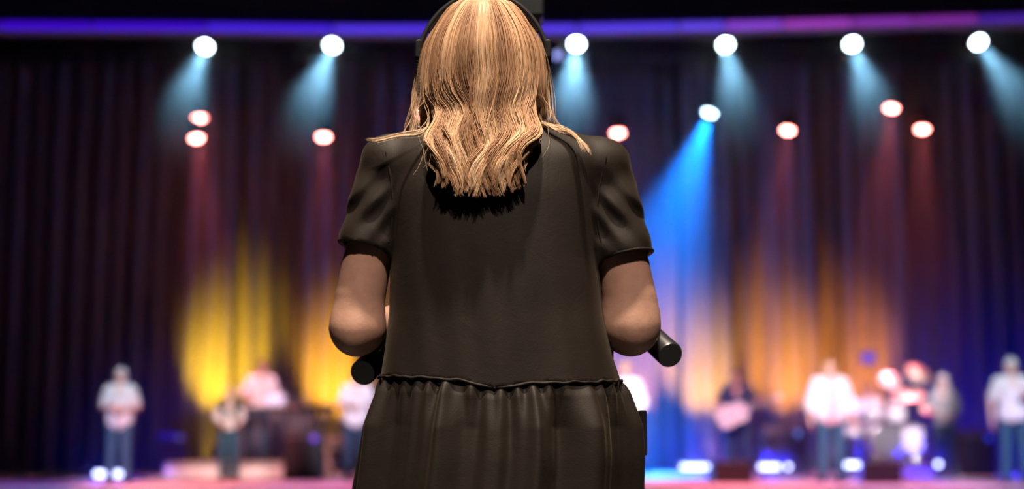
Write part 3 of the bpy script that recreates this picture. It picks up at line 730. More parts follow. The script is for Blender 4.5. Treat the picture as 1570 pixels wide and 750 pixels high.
# drum kit
shell = mat('drum_shell_white', (0.77, 0.76, 0.755), 0.25, coat=0.6); skinw = mat('drum_head', (0.85, 0.85, 0.86), 0.4); brass = mat('cymbal_bronze', (0.92, 0.82, 0.66), 0.35, 0.6); headd = mat('drum_head_dark', (0.10, 0.10, 0.11), 0.5)
DB = STAGE + RISE_D
def drum(px, py, Y, r, h, label, tilt=0.0, axis='Z', name='drum', legs=True):
    p = P(px, py, Y); t = thing(name, label, 'drum', (p[0], Y, DB), 0, 'drums of the kit'); zc = p[2] - DB
    M = Matrix.Translation((0, 0, zc)) @ (Matrix.Rotation(math.pi / 2, 4, 'X') if axis == 'Y' else Matrix.Rotation(tilt, 4, 'X'))
    MB().lathe([(r, -h / 2), (r, h / 2)], 28, M).build('shell', shell, t)
    for sz in (-1, 1):
        MB().lathe([(r * 1.0, sz * h / 2 - 0.014), (r * 1.04, sz * h / 2 - 0.014), (r * 1.04, sz * h / 2 + 0.014), (r * 0.98, sz * h / 2 + 0.014)], 28, M, cap=False).build('hoop', chrome, t)
        MB().lathe([(r * 0.98, sz * (h / 2 + 0.004)), (r * 0.3, sz * (h / 2 + 0.006)), (0.002, sz * (h / 2 + 0.006))], 28, M, cap=False).build('drum_head', headd if axis == 'Y' else skinw, t)
    for k in range(6):
        a = k * math.pi / 3 + 0.3
        MB().tube([M @ Vector((r * 1.03 * math.cos(a), r * 1.03 * math.sin(a), -h / 2)), M @ Vector((r * 1.03 * math.cos(a), r * 1.03 * math.sin(a), h / 2))], 0.007, 5).build('lug', chrome, t)
    if axis == 'Y':
        for sx in (-1, 1): MB().tube([(sx * r * 0.8, -h * 0.3, zc - r * 0.55), (sx * r * 1.15, -h * 0.45, 0.01)], 0.012, 6).build('spur', chrome, t)
    elif not legs:
        bz = float(P(1356, 676, 24.1)[2]) - DB; ddx = abs(p[0] - float(P(1356, 676, 24.1)[0]))
        MB().tube([(0, 0.02, zc - h / 2), (0, 0.06, bz + math.sqrt(0.285 ** 2 - ddx ** 2) + 0.018)], 0.012, 8).build('mounting_post', chrome, t)
    else:
        for k in range(3):
            a = k * 2.094 + 0.5
            MB().tube([(r * 0.7 * math.cos(a), r * 0.7 * math.sin(a), zc - h / 2), (r * 1.05 * math.cos(a), r * 1.05 * math.sin(a), 0.01)], 0.011, 6).build('leg', chrome, t)
drum(1356, 676, 24.1, 0.27, 0.42, 'large white bass drum on its side', axis='Y', name='bass_drum')
drum(1338, 628, 24.0, 0.15, 0.22, 'small white rack tom with pink-lit head over the bass drum', 0.35, legs=False, name='rack_tom')
drum(1374, 632, 23.95, 0.16, 0.24, 'white rack tom beside the cymbal stands', 0.35, legs=False, name='rack_tom')
drum(1398, 672, 23.98, 0.20, 0.38, 'white floor tom on three legs at the riser end', 0.08, name='floor_tom')
drum(1305, 660, 24.35, 0.17, 0.15, 'shallow white snare drum beside the bass drum', 0.1, name='snare_drum')
def cymbal(px, py, Y, r, label, tilt=(0.5, 0.0)):
    p = P(px, py, Y); t = thing('cymbal_stand', label, 'cymbal', (p[0], Y, DB), 0, 'cymbals of the kit'); zc = p[2] - DB
    M = Matrix.Translation((0, 0, zc)) @ Matrix.Rotation(tilt[0], 4, 'X') @ Matrix.Rotation(tilt[1], 4, 'Y')
    MB().lathe([(r, -0.016), (r * 0.6, 0.0), (r * 0.24, 0.010), (r * 0.18, 0.035), (0.008, 0.045)], 30, M, cap=False).build('cymbal', brass, t)
    MB().tube([(0, 0, 0.25), (0, 0, zc * 0.7), (0, 0, zc + 0.05)], [0.014, 0.011, 0.006], 8).build('pole', chrome, t)
    MB().lathe([(0.016, zc + 0.035), (0.012, zc + 0.055)], 10).build('wing_nut', chrome, t)
    for k in range(3):
        a = k * 2.094 + 0.4
        MB().tube([(0, 0, 0.32), (0.20 * math.cos(a), 0.20 * math.sin(a), 0.012)], 0.009, 6).build('leg', chrome, t)
cymbal(1408, 572, 24.2, 0.21, 'high bronze crash cymbal on the tallest stand', (0.95, 0.2))
cymbal(1365, 583, 24.4, 0.18, 'bronze crash cymbal in front of the drummer', (0.9, 0.0))
cymbal(1393, 604, 23.98, 0.26, 'wide bronze ride cymbal in the middle of the kit', (0.42, -0.1))
cymbal(1341, 612, 24.46, 0.17, 'pink-lit bronze hi-hat beside the drummer', (0.4, 0.0))
cymbal(1428, 624, 24.0, 0.20, 'low bronze cymbal beside the long-haired person', (0.6, -0.1))
# tablet on a stand beside the drummer
p = P(1331, 549, 25.74); t = thing('tablet_stand', 'square violet-blue screen on a tall stand above the drummer', 'screen', (p[0], 25.74, DB))
MB().box((0, 0, p[2] - DB), (0.26, 0.02, 0.22), bev=0.006).build('tablet', blackp, t)
MB().box((0, -0.013, p[2] - DB), (0.23, 0.006, 0.19)).build('screen', glow('tablet_glow', (0.16, 0.10, 0.9), 0.9), t)
MB().tube([(0, 0.02, 0.3), (0, 0.02, p[2] - DB)], 0.012, 8).build('pole', black, t)
for k in range(3):
    a = k * 2.094; MB().tube([(0, 0.02, 0.35), (0.22 * math.cos(a), 0.02 + 0.22 * math.sin(a), 0.01)], 0.01, 6).build('leg', black, t)
# drum throne
t = thing('drum_throne', 'round black drum stool under the drummer', 'stool', (dx(1326, 25.26), 25.29, DB))
MB().lathe([(0.10, 0.37), (0.17, 0.38), (0.18, 0.42), (0.16, 0.45), (0.05, 0.455)], 24).build('seat', blackp, t)
MB().tube([(0, 0, 0.15), (0, 0, 0.37)], 0.016, 8).build('pole', chrome, t)
for k in range(3):
    a = k * 2.094; MB().tube([(0, 0, 0.3), (0.22 * math.cos(a), 0.22 * math.sin(a), 0.01)], 0.011, 6).build('leg', chrome, t)

# ================================================================== THE CAMERA OPERATOR
def z_of(py, Y): return float(P(785, py, Y)[2])
def x_of(px, Y): return (px - 785) * Y / FPX * 1.0
YB = 2.27                                                    # depth of her body's middle plane
def B(px, py, Y=YB): return P(px, py, Y)
t = thing('camera_platform', 'low black platform the camera operator stands on', 'platform', (0, 2.3, FLOOR))
MB().box((0, 0.3, 0.57), (3.0, 3.4, 0.06), bev=0.01).build('deck', m_fascia, t)
for sx in (-1, 1):
    for sy in (-1, 1): MB().box((sx * 1.4, 0.3 + sy * 1.6, 0.27), (0.08, 0.08, 0.54)).build('leg', black, t)

skinw_m = mat('skin_operator', (0.56, 0.32, 0.24), 0.48, scale=60, var=0.07, bump=0.04, bscale=220, sub=0.12)
woman = thing('person', 'blond woman seen from behind in a charcoal gathered dress, working the camera', 'person', (x_of(762, YB), YB, 0.0), 0)
WO = np.array(woman.location)
def wlink(o):
    o.parent = woman; o.matrix_parent_inverse = Matrix.Translation(-Vector(WO)); return o

HC = B(741, 114, 2.275)                                       # head centre
# handles of the tripod head, which her hands close on
hL0, hL1 = B(556, 572, 2.30), B(634, 498, 2.56)
hR0, hR1 = B(1028, 545, 2.30), B(930, 455, 2.56)
RT = 0.0215
armsdef = []
for (S0, M0, E0, h0, h1, sg) in ((B(607, 272), B(563, 400, 2.26), B(548, 500, 2.262), hL0, hL1, -1), (B(909, 276), B(956, 410, 2.26), B(966, 497, 2.262), hR0, hR1, 1)):
    ax = (h1 - h0) / np.linalg.norm(h1 - h0)
    hc_ = h0 + (h1 - h0) * (0.66 if sg < 0 else 0.97)                              # where the hand sits on the grip
    u = np.array([sg * 0.25, -0.25, 0.85]); u = u - ax * (u @ ax); u /= np.linalg.norm(u)
    vv = np.cross(ax, u); 
    if vv[0] * sg > 0: vv = -vv                              # fingers go over the inner side
    wr = hc_ + u * (RT + 0.018) - ax * 0.065 + np.array([sg * 0.012, 0, 0])
    armsdef.append((S0, M0, E0, wr, hc_, ax, u, vv, sg))

F = Field((-0.36, 2.02, -0.01), (0.33, 2.64, 1.72), 0.0042)
F.ell(HC, (0.076, 0.096, 0.112), 0.0)
F.ell(HC + np.array([-0.002, 0.034, -0.044]), (0.052, 0.060, 0.058), 0.03)
F.ell(HC + np.array([-0.040, 0.045, -0.045]), (0.034, 0.034, 0.034), 0.02); F.ell(HC + np.array([0.036, 0.05, -0.045]), (0.03, 0.03, 0.03), 0.02)
F.cone(HC + np.array([0, 0.088, 0.012]), HC + np.array([0, 0.112, -0.022]), 0.008, 0.014, 0.012)
F.cone(HC + np.array([-0.02, 0.086, -0.064]), HC + np.array([0.02, 0.086, -0.064]), 0.008, 0.008, 0.005)
for sg in (-1, 1):
    F.ell(HC + np.array([sg * 0.079, -0.005, -0.012]), (0.010, 0.022, 0.033), 0.006)
    F.ell(HC + np.array([sg * 0.032, 0.096, 0.004]), (0.014, 0.012, 0.009), 0, cut=True)
NK = B(752, 218, 2.28)
F.cone(NK, HC + np.array([0, -0.005, -0.06]), 0.058, 0.052, 0.03)
F.cone(NK + np.array([0, 0, -0.02]), B(645, 250), 0.042, 0.034, 0.03); F.cone(NK + np.array([0, 0, -0.02]), B(870, 254), 0.042, 0.034, 0.03)
F.ell(B(760, 330), (0.145, 0.10, 0.17), 0.05); F.ell(B(762, 480), (0.135, 0.10, 0.16), 0.05); F.ell(B(764, 660), (0.165, 0.12, 0.15), 0.05)
for (S0, M0, E0, wr, hc_, ax, u, vv, sg) in armsdef:
    r = 0.0 if sg < 0 else 0.0035
    M2 = M0 + (E0 - M0) * 0.55 + np.array([sg * 0.003, 0.0, 0])
    F.chain([S0, M0, M2, E0], [0.044, 0.0385 + r, 0.0405 + r, 0.0395 + r], 0.018)
    F.ell(E0 + np.array([sg * 0.004, -0.020, -0.016]), (0.020, 0.024, 0.027), 0.018)      # elbow point
    F.ell(E0 + np.array([-sg * 0.022, -0.012, -0.006]), (0.013, 0.018, 0.016), 0.016)
    f1 = E0 + (wr - E0) * 0.30 + np.array([sg * 0.003, 0, -0.002])
    F.chain([E0 + np.array([0, 0, -0.004]), f1, wr], [0.0385 + r, 0.040 + r, 0.026], 0.025)
    # hand closed round the grip
    F.cone(wr, hc_ + u * (RT + 0.016) + ax * 0.012, 0.024, 0.023, 0.012)
    F.cone(wr, hc_ + u * (RT + 0.014) - ax * 0.028, 0.022, 0.021, 0.012)
    for k in range(4):
        c = hc_ + ax * (0.034 - 0.0215 * k); L = (1.0, 1.05, 1.0, 0.85)[k]
        pts = [c + (RT + 0.012) * (math.cos(q) * u + math.sin(q) * vv) for q in np.linspace(0.25, 0.25 + 3.3 * L, 7)]
        F.chain(pts, [0.0115, 0.011, 0.0105, 0.0102, 0.0096, 0.009, 0.0082], 0.003)
    c = hc_ + ax * 0.05
    pts = [c - ax * 0.045 + (RT + 0.016) * (math.cos(q) * u + math.sin(q) * vv) + ax * 0.03 * i for i, q in enumerate((-0.5, -0.9, -1.2))]
    F.chain([wr] + pts, [0.018, 0.0145, 0.0125, 0.0105], 0.006)
for (h0, h1) in ((hL0, hL1), (hR0, hR1)):
    T_ = F.like(); T_.cone(h0 - (h1 - h0) * 0.1, h1 + (h1 - h0) * 0.15, RT + 0.0022, RT + 0.0022, 0); F.f = np.maximum(F.f, -T_.f)
for sg in (-1, 1):
    hip = np.array([WO[0] + sg * 0.088, YB, 0.86]); kn = np.array([WO[0] + sg * 0.10, YB + 0.015, 0.47]); an = np.array([WO[0] + sg * 0.11, YB - 0.02, 0.085])
    F.cone(hip, kn, 0.083, 0.055, 0.04); F.cone(kn, kn + (an - kn) * 0.35, 0.053, 0.054, 0.02); F.cone(kn + (an - kn) * 0.35, an, 0.054, 0.034, 0.02)
    F.cone(an + np.array((0, -0.02, -0.045)), an + np.array((sg * 0.02, 0.15, -0.058)), 0.033, 0.024, 0.02)
wlink(F.build('body', skinw_m))
for sg in (-1, 1):
    o = MB().lathe([(0.0115 * math.cos(a), 0.0115 * math.sin(a)) for a in np.linspace(-1.5, 1.5, 7)], 10, Matrix.Translation(Vector(HC + np.array([sg * 0.032, 0.084, 0.004])))).build('eye', EYE); wlink(o)
    an = np.array([WO[0] + sg * 0.11, YB - 0.02, 0.085]); b0 = an + np.array((0, -0.035, -0.04)); b1 = an + np.array((sg * 0.02, 0.165, -0.05))
    G = Field(np.minimum(b0, b1) - 0.08, np.maximum(b0, b1) + 0.09, 0.008)
    G.cone(b0, b1, 0.045, 0.035, 0.01); G.cone(b0, b0 + np.array((0, 0, 0.04)), 0.043, 0.043, 0.02); G.keep(lambda X, Y, Z: 0.003 - Z + 0 * X + 0 * Y)
    wlink(G.build('shoe', shoe_m))

# --- dress
def fabric():
    m = bpy.data.materials.new('charcoal_dress_cloth'); m.use_nodes = True; nt = m.node_tree; b = nt.nodes['Principled BSDF']
    tc = nt.nodes.new('ShaderNodeTexCoord')
    nz = nt.nodes.new('ShaderNodeTexNoise'); nz.inputs['Scale'].default_value = 14; nz.inputs['Detail'].default_value = 6
    rp = nt.nodes.new('ShaderNodeValToRGB'); rp.color_ramp.elements[0].color = (0.0150, 0.0104, 0.0082, 1); rp.color_ramp.elements[1].color = (0.0220, 0.0155, 0.0122, 1)
    nt.links.new(tc.outputs['Object'], nz.inputs['Vector']); nt.links.new(nz.outputs['Fac'], rp.inputs['Fac']); nt.links.new(rp.outputs['Color'], b.inputs['Base Color'])
    b.inputs['Roughness'].default_value = 0.6; b.inputs['Specular IOR Level'].default_value = 0.25
    b.inputs['Sheen Weight'].default_value = 0.05; b.inputs['Sheen Roughness'].default_value = 0.4; b.inputs['Sheen Tint'].default_value = (0.9, 0.75, 0.55, 1)
    wv = nt.nodes.new('ShaderNodeTexNoise'); wv.inputs['Scale'].default_value = 420; wv.inputs['Detail'].default_value = 2
    n3 = nt.nodes.new('ShaderNodeTexNoise'); n3.inputs['Scale'].default_value = 22; n3.inputs['Detail'].default_value = 3; n3.inputs['Distortion'].default_value = 0.6
    nt.links.new(tc.outputs['Object'], wv.inputs['Vector']); nt.links.new(tc.outputs['Object'], n3.inputs['Vector'])
    b1 = nt.nodes.new('ShaderNodeBump'); b1.inputs['Strength'].default_value = 0.12; b1.inputs['Distance'].default_value = 0.006
    b2 = nt.nodes.new('ShaderNodeBump'); b2.inputs['Strength'].default_value = 0.15; b2.inputs['Distance'].default_value = 0.001
    nt.links.new(n3.outputs['Fac'], b1.inputs['Height']); nt.links.new(wv.outputs['Fac'], b2.inputs['Height'])
    nt.links.new(b1.outputs['Normal'], b2.inputs['Normal']); nt.links.new(b2.outputs['Normal'], b.inputs['Normal'])
    return m
m_dress = fabric()
dress = bpy.data.objects.new('dress', None); COL.objects.link(dress); wlink(dress)
def dlink(o):
    o.parent = dress; o.matrix_parent_inverse = Matrix.Translation(-Vector(WO)); return o
dress.matrix_parent_inverse = Matrix.Identity(4)

rows = [(200, 700, 822, 0.040), (212, 668, 856, 0.062), (228, 628, 896, 0.080), (248, 602, 924, 0.094), (300, 594, 920, 0.108), (400, 598, 917, 0.118), (480, 597, 924, 0.124), (540, 590, 938, 0.130), (600, 580, 956, 0.136), (640, 572, 968, 0.142)]
rz = np.array([z_of(r[0], YB) for r in rows])[::-1]
rl = np.array([x_of(r[1], YB) for r in rows])[::-1]; rr = np.array([x_of(r[2], YB) for r in rows])[::-1]; rb = np.array([r[3] for r in rows])[::-1]
YBACK = YB - 0.13
seam_x = np.array([x_of(p, YBACK) for p in (540, 600, 700, 757, 800, 850, 905, 980)]); seam_z = np.array([z_of(p, YBACK) for p in (574, 577, 584, 597, 591, 588, 587, 580)])
G = Field((-0.33, 2.06, z_of(625, YB)), (0.29, 2.47, z_of(180, YB)), 0.0036)
X, Yg, Zg = G.grid(); Zl = G.ax[2]
cx = ((sinterp(Zl, rz, rl) + sinterp(Zl, rz, rr)) / 2)[None, None, :]; ha = ((sinterp(Zl, rz, rr) - sinterp(Zl, rz, rl)) / 2)[None, None, :]; hb = sinterp(Zl, rz, rb)[None, None, :]
n_ = 2.7
q = (np.abs((X - cx) / ha) ** n_ + np.abs((Yg - YB) / hb) ** n_) ** (1 / n_)
d = ((q - 1) * np.minimum(ha, hb) * 0.95).astype(np.float32)
top = z_of(203, YB); d = np.maximum(d, Zg - top)
G.f = np.minimum(G.f, d)
G.cone(NK + np.array([0, 0, -0.01]), B(606, 243), 0.060, 0.036, 0.05); G.cone(NK + np.array([0, 0, -0.01]), B(912, 250), 0.060, 0.038, 0.05)
# soft drag lines down the back and out from the armpits
w_ = np.clip((z_of(300, YB) - Zg) / 0.2, 0, 1)
G.f += (0.0013 * w_ * np.sin(X * 48 + 1.2 * np.sin(Zg * 9)) * (Yg < YB) + 0.0006 * w_ * np.sin(X * 121 + Zg * 13)).astype(np.float32)
sleeves = []
for (S0, M0, E0, wr, hc_, ax, u, vv, sg) in armsdef:
    hem = B(560, 383, 2.255) if sg < 0 else B(956, 398, 2.255)
    Ss = B(596, 250) if sg < 0 else B(922, 256)
    r0, r1 = (0.046, 0.0435) if sg < 0 else (0.048, 0.0475)
    a = (hem - Ss) / np.linalg.norm(hem - Ss)
    H2 = G.like(); H2.cone(Ss, hem + a * 0.05, r0, r1 + 0.002, 0); H2.cone(S0, M0, 0.050, 0.044 if sg < 0 else 0.0475, 0.01)
    XX, YY, ZZ = H2.grid()
    along = (XX - Ss[0]) * a[0] + (YY - Ss[1]) * a[1] + (ZZ - Ss[2]) * a[2]; Ls = float((hem - Ss) @ a)
    # diagonal folds that run from the armpit
    diag = (XX - Ss[0]) * sg * 1.0 + (ZZ - Ss[2]) * 0.9
    env = np.exp(-((along - Ls * 0.55) / 0.05) ** 2)
    H2.f += (0.0030 * np.sin(diag * 150 + 2 * np.sin(YY * 30)) * env + 0.0015 * np.sin(along * 95 + YY * 50)).astype(np.float32)
    H2.f = np.maximum(H2.f, along - Ls)                                    # hem cut
    inner = G.like(); inner.cone(Ss + a * (Ls - 0.045), hem + a * 0.05, r1 - 0.007, r1 - 0.0045, 0)
    inner.f = np.maximum(inner.f, (Ls - 0.04) - along)
    H2.f = np.maximum(H2.f, -inner.f)
    k = 0.016; hh = np.maximum(k - np.abs(G.f - H2.f), 0) / k; G.f = (np.minimum(G.f, H2.f) - hh * hh * k * 0.25).astype(np.float32)
    sleeves.append((hem, a, r1, sg, Ss))
zs = np.interp(G.ax[0], seam_x, seam_z)[:, None, None]
G.f = np.maximum(G.f, zs - Zg + 0 * Yg).astype(np.float32)
dlink(G.build('bodice', m_dress))
def ring_pts(c, a, r, n=40, amp=0.0):
    a = Vector(a); p = a.orthogonal().normalized(); q_ = a.cross(p)
    return [Vector(c) + (p * math.cos(i / n * 2 * math.pi) + q_ * math.sin(i / n * 2 * math.pi)) * (r + amp * math.sin(5 * i / n * 2 * math.pi)) for i in range(n + 1)]
for (hem, a, r1, sg, Ss) in sleeves:
    dlink(MB().tube(ring_pts(hem - a * 0.003, a, r1 + 0.0004, amp=0.0006), 0.0028, 8).build('sleeve_hem', m_dress))
    dlink(MB().tube(ring_pts(hem - a * 0.021, a, r1 + 0.0006), 0.0009, 6).build('hem_stitching', m_dress))
    # armhole seam over the shoulder, on the back
    pts = []
    for i in range(14):
        s_ = i / 13; py = (228 + 140 * s_) if sg < 0 else (236 + 140 * s_)
        px = (586 + 12 * math.sin(s_ * 2.6)) if sg < 0 else (934 - 15 * math.sin(s_ * 2.6))
        zz = z_of(py, YB - 0.08); xx = x_of(px, YB - 0.08)
        pts.append((xx, zz))
    V_ = []
    for (xx, zz) in pts:                                     # drop each point on the cloth
        ix = int(round((xx - G.lo[0]) / G.h)); iz = int(round((zz - G.lo[2]) / G.h)); colf = G.f[ix, :, iz]; hit = np.argmax(colf < 0)
        V_.append((xx, G.ax[1][hit] - 0.0012, zz))
    ys = np.convolve(np.pad([p_[1] for p_ in V_], 2, 'edge'), np.ones(5) / 5, 'valid')
    dlink(MB().tube([(p_[0], y_, p_[2]) for p_, y_ in zip(V_, ys)], 0.0016, 6).build('armhole_seam', m_dress))
# skirt with gathers
srow = [(577, 583, 953, 0.136), (610, 577, 960, 0.142), (640, 570, 968, 0.150), (700, 561, 974, 0.160), (750, 552, 973, 0.166), (900, 535, 985, 0.185), (1120, 520, 1000, 0.20)]
NT, NR = 420, 110
th = np.linspace(0, 2 * math.pi, NT, endpoint=False); r2 = np.random.default_rng(5)
def periodic(freqs, seed):
    r = np.random.default_rng(seed); o = 0
    for f_ in freqs: o = o + r.normal() * np.cos(f_ * th + r.random() * 6.28)
    return o / np.std(o)
coarse = periodic(range(10, 19), 3); fine = periodic(range(24, 52), 4)
V = []
pys = np.array([r[0] for r in srow]); 
for j in range(NR):
    s_ = (j / (NR - 1)) ** 1.4; py = 577 + s_ * (1120 - 577)
    l_ = x_of(sinterp(py, pys, [r[1] for r in srow]), YB); r_ = x_of(sinterp(py, pys, [r[2] for r in srow]), YB); b_ = float(sinterp(py, pys, [r[3] for r in srow]))
    c_, a_ = (l_ + r_) / 2, (r_ - l_) / 2
    tt = np.linspace(0, 2 * math.pi, 4001); ct, st = np.cos(tt), np.sin(tt); pw = 2 / (2.7 - 0.5 * min(1, s_ * 3))
    ex, ey = np.sign(ct) * np.abs(ct) ** pw, np.sign(st) * np.abs(st) ** pw
    al = np.concatenate([[0], np.cumsum(np.hypot(np.diff(ex) * a_, np.diff(ey) * b_))]); al = al / al[-1] * 2 * math.pi
    ex, ey = np.interp(th, al, ex), np.interp(th, al, ey)
    dn = py - 577
    g1 = np.clip((dn - 6) / 70, 0, 1); g2 = np.clip(dn / 10, 0, 1) * np.exp(-np.maximum(dn - 20, 0) / 45)
    off = -0.005 - 0.0015 * np.exp(-dn / 12) + 0.0085 * g1 * coarse + 0.0030 * g2 * fine + 0.0008 * g1 * fine + 0.004 * np.clip(dn / 25, 0, 1)
    xx = c_ + ex * (a_ + off); yy = YB + ey * (b_ + off)
    zz = np.full(NT, z_of(py, YB))
    back = yy < YB
    seam_here = np.interp(xx, seam_x, seam_z) + 0.004
    if j < 40:
        ks = max(0.0, 1 - j / 39.0); zz = zz + (seam_here - z_of(577, YB)) * ks
    V.append(np.stack([xx, yy, zz], 1))
V = np.concatenate(V); Fq = []
i0 = np.arange(NT)
for j in range(NR - 1): Fq.append(np.stack([j * NT + i0, (j + 1) * NT + i0, (j + 1) * NT + (i0 + 1) % NT, j * NT + (i0 + 1) % NT], 1))
o = dlink(mesh_np('skirt', V, np.concatenate(Fq)[:, ::-1], m_dress))
# waist seam: a slightly ruffled lip that follows the bodice edge
sp = []
for i in range(241):
    a0 = i / 240 * 2 * math.pi; ct, st = math.cos(a0), math.sin(a0); pw = 2 / 2.7
    z0_ = z_of(585, YB); l_, r_, b_ = sinterp(z0_, rz, rl), sinterp(z0_, rz, rr), sinterp(z0_, rz, rb)
    xx = (l_ + r_) / 2 + np.sign(ct) * abs(ct) ** pw * ((r_ - l_) / 2 + 0.0005); yy = YB + np.sign(st) * abs(st) ** pw * (b_ + 0.0005)
    sp.append((xx, yy, float(np.interp(xx, seam_x, seam_z)) + 0.0015 + 0.0016 * math.sin(i * 0.7) * math.sin(i * 0.23)))
dlink(MB().tube(sp, [0.0022 + 0.0004 * math.sin(i * 0.9) for i in range(241)], 8).build('waist_seam', m_dress))

# --- hair
def hair_mat():
    m = bpy.data.materials.new('blond_hair_strands'); m.use_nodes = True; nt = m.node_tree; b = nt.nodes['Principled BSDF']
    at = nt.nodes.new('ShaderNodeAttribute'); at.attribute_name = 'tone'
    rp = nt.nodes.new('ShaderNodeValToRGB'); e = rp.color_ramp.elements
    e[0].position = 0.0; e[0].color = (*lin(96, 62, 40), 1); e[1].position = 1.0; e[1].color = (*lin(246, 214, 178), 1)
    k = e.new(0.45); k.color = (*lin(186, 140, 104), 1); k = e.new(0.7); k.color = (*lin(224, 180, 138), 1)
    nt.links.new(at.outputs['Fac'], rp.inputs['Fac']); nt.links.new(rp.outputs['Color'], b.inputs['Base Color'])
    b.inputs['Roughness'].default_value = 0.46; b.inputs['Specular IOR Level'].default_value = 0.35; b.inputs['Sheen Weight'].default_value = 0.15
    return m
m_hair = hair_mat()
NP = 28
strands = []; radii = []; tones = []
SK = np.array([0.072, 0.094, 0.110])
def scalp(az, el, off):
    """az from straight back, positive to her right; el up from the ear line"""
    n = np.array([math.sin(az) * math.cos(el), -math.cos(az) * math.cos(el), math.sin(el)])
    return HC + n * (SK + off)
def add_clump(ctrl, n, rad, tip, wave, wl, ph, tone, r0=0.0010, jitter=0.02, flare=1.0):
    C = catmull(ctrl, NP); s = np.linspace(0, 1, NP)
    L = np.concatenate([[0], np.cumsum(np.linalg.norm(np.diff(C, axis=0), axis=1))])
    T = np.gradient(C, axis=0); T /= np.linalg.norm(T, axis=1)[:, None] + 1e-9
    outw = C - np.array([HC[0], HC[1] + 0.02, 0]); outw[:, 2] = 0; outw /= np.linalg.norm(outw, axis=1)[:, None] + 1e-9
    outw = outw - T * (outw * T).sum(1)[:, None]; outw /= np.linalg.norm(outw, axis=1)[:, None] + 1e-9
    lat = np.cross(T, outw)
    env = np.clip((L - 0.13) / 0.16, 0, 1.15)
    C = C + lat * (wave * env * np.sin(L / wl * 6.283 + ph))[:, None] + outw * (0.35 * wave * env * np.cos(L / wl * 6.283 * 0.9 + ph * 1.7))[:, None]
    spread = rad * (0.55 + 0.45 * np.sin(np.clip(s * 1.25, 0, 1) * math.pi * 0.9)); 
    spread = np.where(s > 0.55, spread * (1 - (s - 0.55) / 0.45 * (1 - tip)), spread)
    for _ in range(n):
        q_ = random.random() * 6.283; rr_ = math.sqrt(random.random())
        u_, v_ = math.cos(q_) * rr_, math.sin(q_) * rr_
        cut = 1 - 0.10 * random.random() ** 2
        base = C + lat * (u_ * spread * flare)[:, None] + outw * (v_ * 0.55 * spread)[:, None]
        ph2 = random.random() * 6.28
        base = base + lat * (0.0006 * np.sin(L * 45 + ph2) * env)[:, None]
        strands.append(catmull(base, NP) if cut > 0.999 else np.stack([np.interp(s * cut, s, base[:, k]) for k in range(3)], 1))
        rs = r0 * (0.8 + 0.5 * random.random()) * np.where(s > 0.8, 1 - (s - 0.8) / 0.2 * 0.75, 1.0)
        radii.append(rs)
        tn = tone + random.gauss(0, 0.035)
        tones.append(np.clip(tn + 0.16 * (s - 0.45), 0.02, 1.0))
zsh = z_of(205, YB)
def back_guide(az, lay, el0, endpy, jx=0.0):
    k = az / math.radians(56)
    o1 = 0.008 + lay * 0.012
    pts = [scalp(az * 0.35, el0, o1 * 0.6), scalp(az * 0.75, math.radians(48), o1), scalp(az, math.radians(14), o1 + 0.004), scalp(az * 1.02, math.radians(-18), o1 + 0.010)]
    ysh = YB - 0.098 - 0.013 * lay + 0.030 * min(1, abs(k)) ** 2
    xs = x_of(742, 2.15) + k * 0.079
    pts += [np.array([xs, ysh, zsh + 0.018]), np.array([xs, YB - 0.108 - 0.013 * lay + 0.008 * abs(k), zsh - 0.022])]; 
    xe = x_of(734, 2.13) + k * 0.066 + jx
    zm = zsh * 0.4 + z_of(endpy, 2.13) * 0.6
    pts.append(np.array([(xs + xe) / 2 - 0.004, YB - 0.116 - 0.013 * lay, zm]))
    pts.append(np.array([xe, YB - 0.126 - 0.012 * lay, z_of(endpy, 2.13)]))
    return pts
# strands that fall down the back
NB = 150
for i in range(NB):
    lay = (i % 3) / 2.0; k = -1 + 2 * ((i * 0.6180339) % 1.0); az = math.radians(56) * k
    endpy = 299 - 17 * abs(k) ** 2.2 + random.uniform(-13, 4) - (14 if lay == 0 else 0)
    tone = 0.56 + 0.22 * math.sin(k * 11 + lay * 1.2) + random.gauss(0, 0.08)
    add_clump(back_guide(az, lay, math.radians(random.uniform(66, 84)), endpy, random.uniform(-0.004, 0.004)), 38, 0.0105, 0.38, 0.0090 + random.uniform(-0.0015, 0.0015), 0.118 + random.uniform(-0.008, 0.008), 2.6 * k + 0.7 * math.sin(k * 4.3 + 0.6) + lay * 0.5 + random.uniform(-0.28, 0.28), tone, 0.00062)
# strands from the sides that pass in front of the shoulders
for i in range(84):
    sg = -1 if i % 2 else 1; lay = ((i // 2) % 3) / 2.0; u0 = ((i // 2) * 0.618) % 1.0
    az = sg * math.radians(52 + 60 * u0)
    o1 = 0.009 + lay * 0.010
    ex = HC[0] + sg * (0.082 + 0.012 * lay)
    pts = [scalp(az * 0.4, math.radians(random.uniform(66, 82)), o1 * 0.5), scalp(az * 0.8, math.radians(50), o1), scalp(az, math.radians(14), o1 + 0.004), scalp(az, math.radians(-18), o1 + 0.010)]
    yb = YB - 0.035 + 0.085 * u0
    pts += [np.array([ex + 0.002 * sg, yb, z_of(165, YB)]), np.array([ex + 0.004 * sg, yb + 0.02, z_of(192, YB)]), np.array([ex - 0.004 * sg, YB + 0.085 + 0.03 * u0, z_of(222, YB)]), np.array([ex - 0.012 * sg, YB + 0.125 + 0.015 * lay, z_of(300, YB)])]
    tone = 0.50 + random.gauss(0, 0.10)
    add_clump(pts, 26, 0.0105, 0.5, 0.0025, 0.12, az * 2 + random.uniform(-.4, .4), tone, 0.00062)
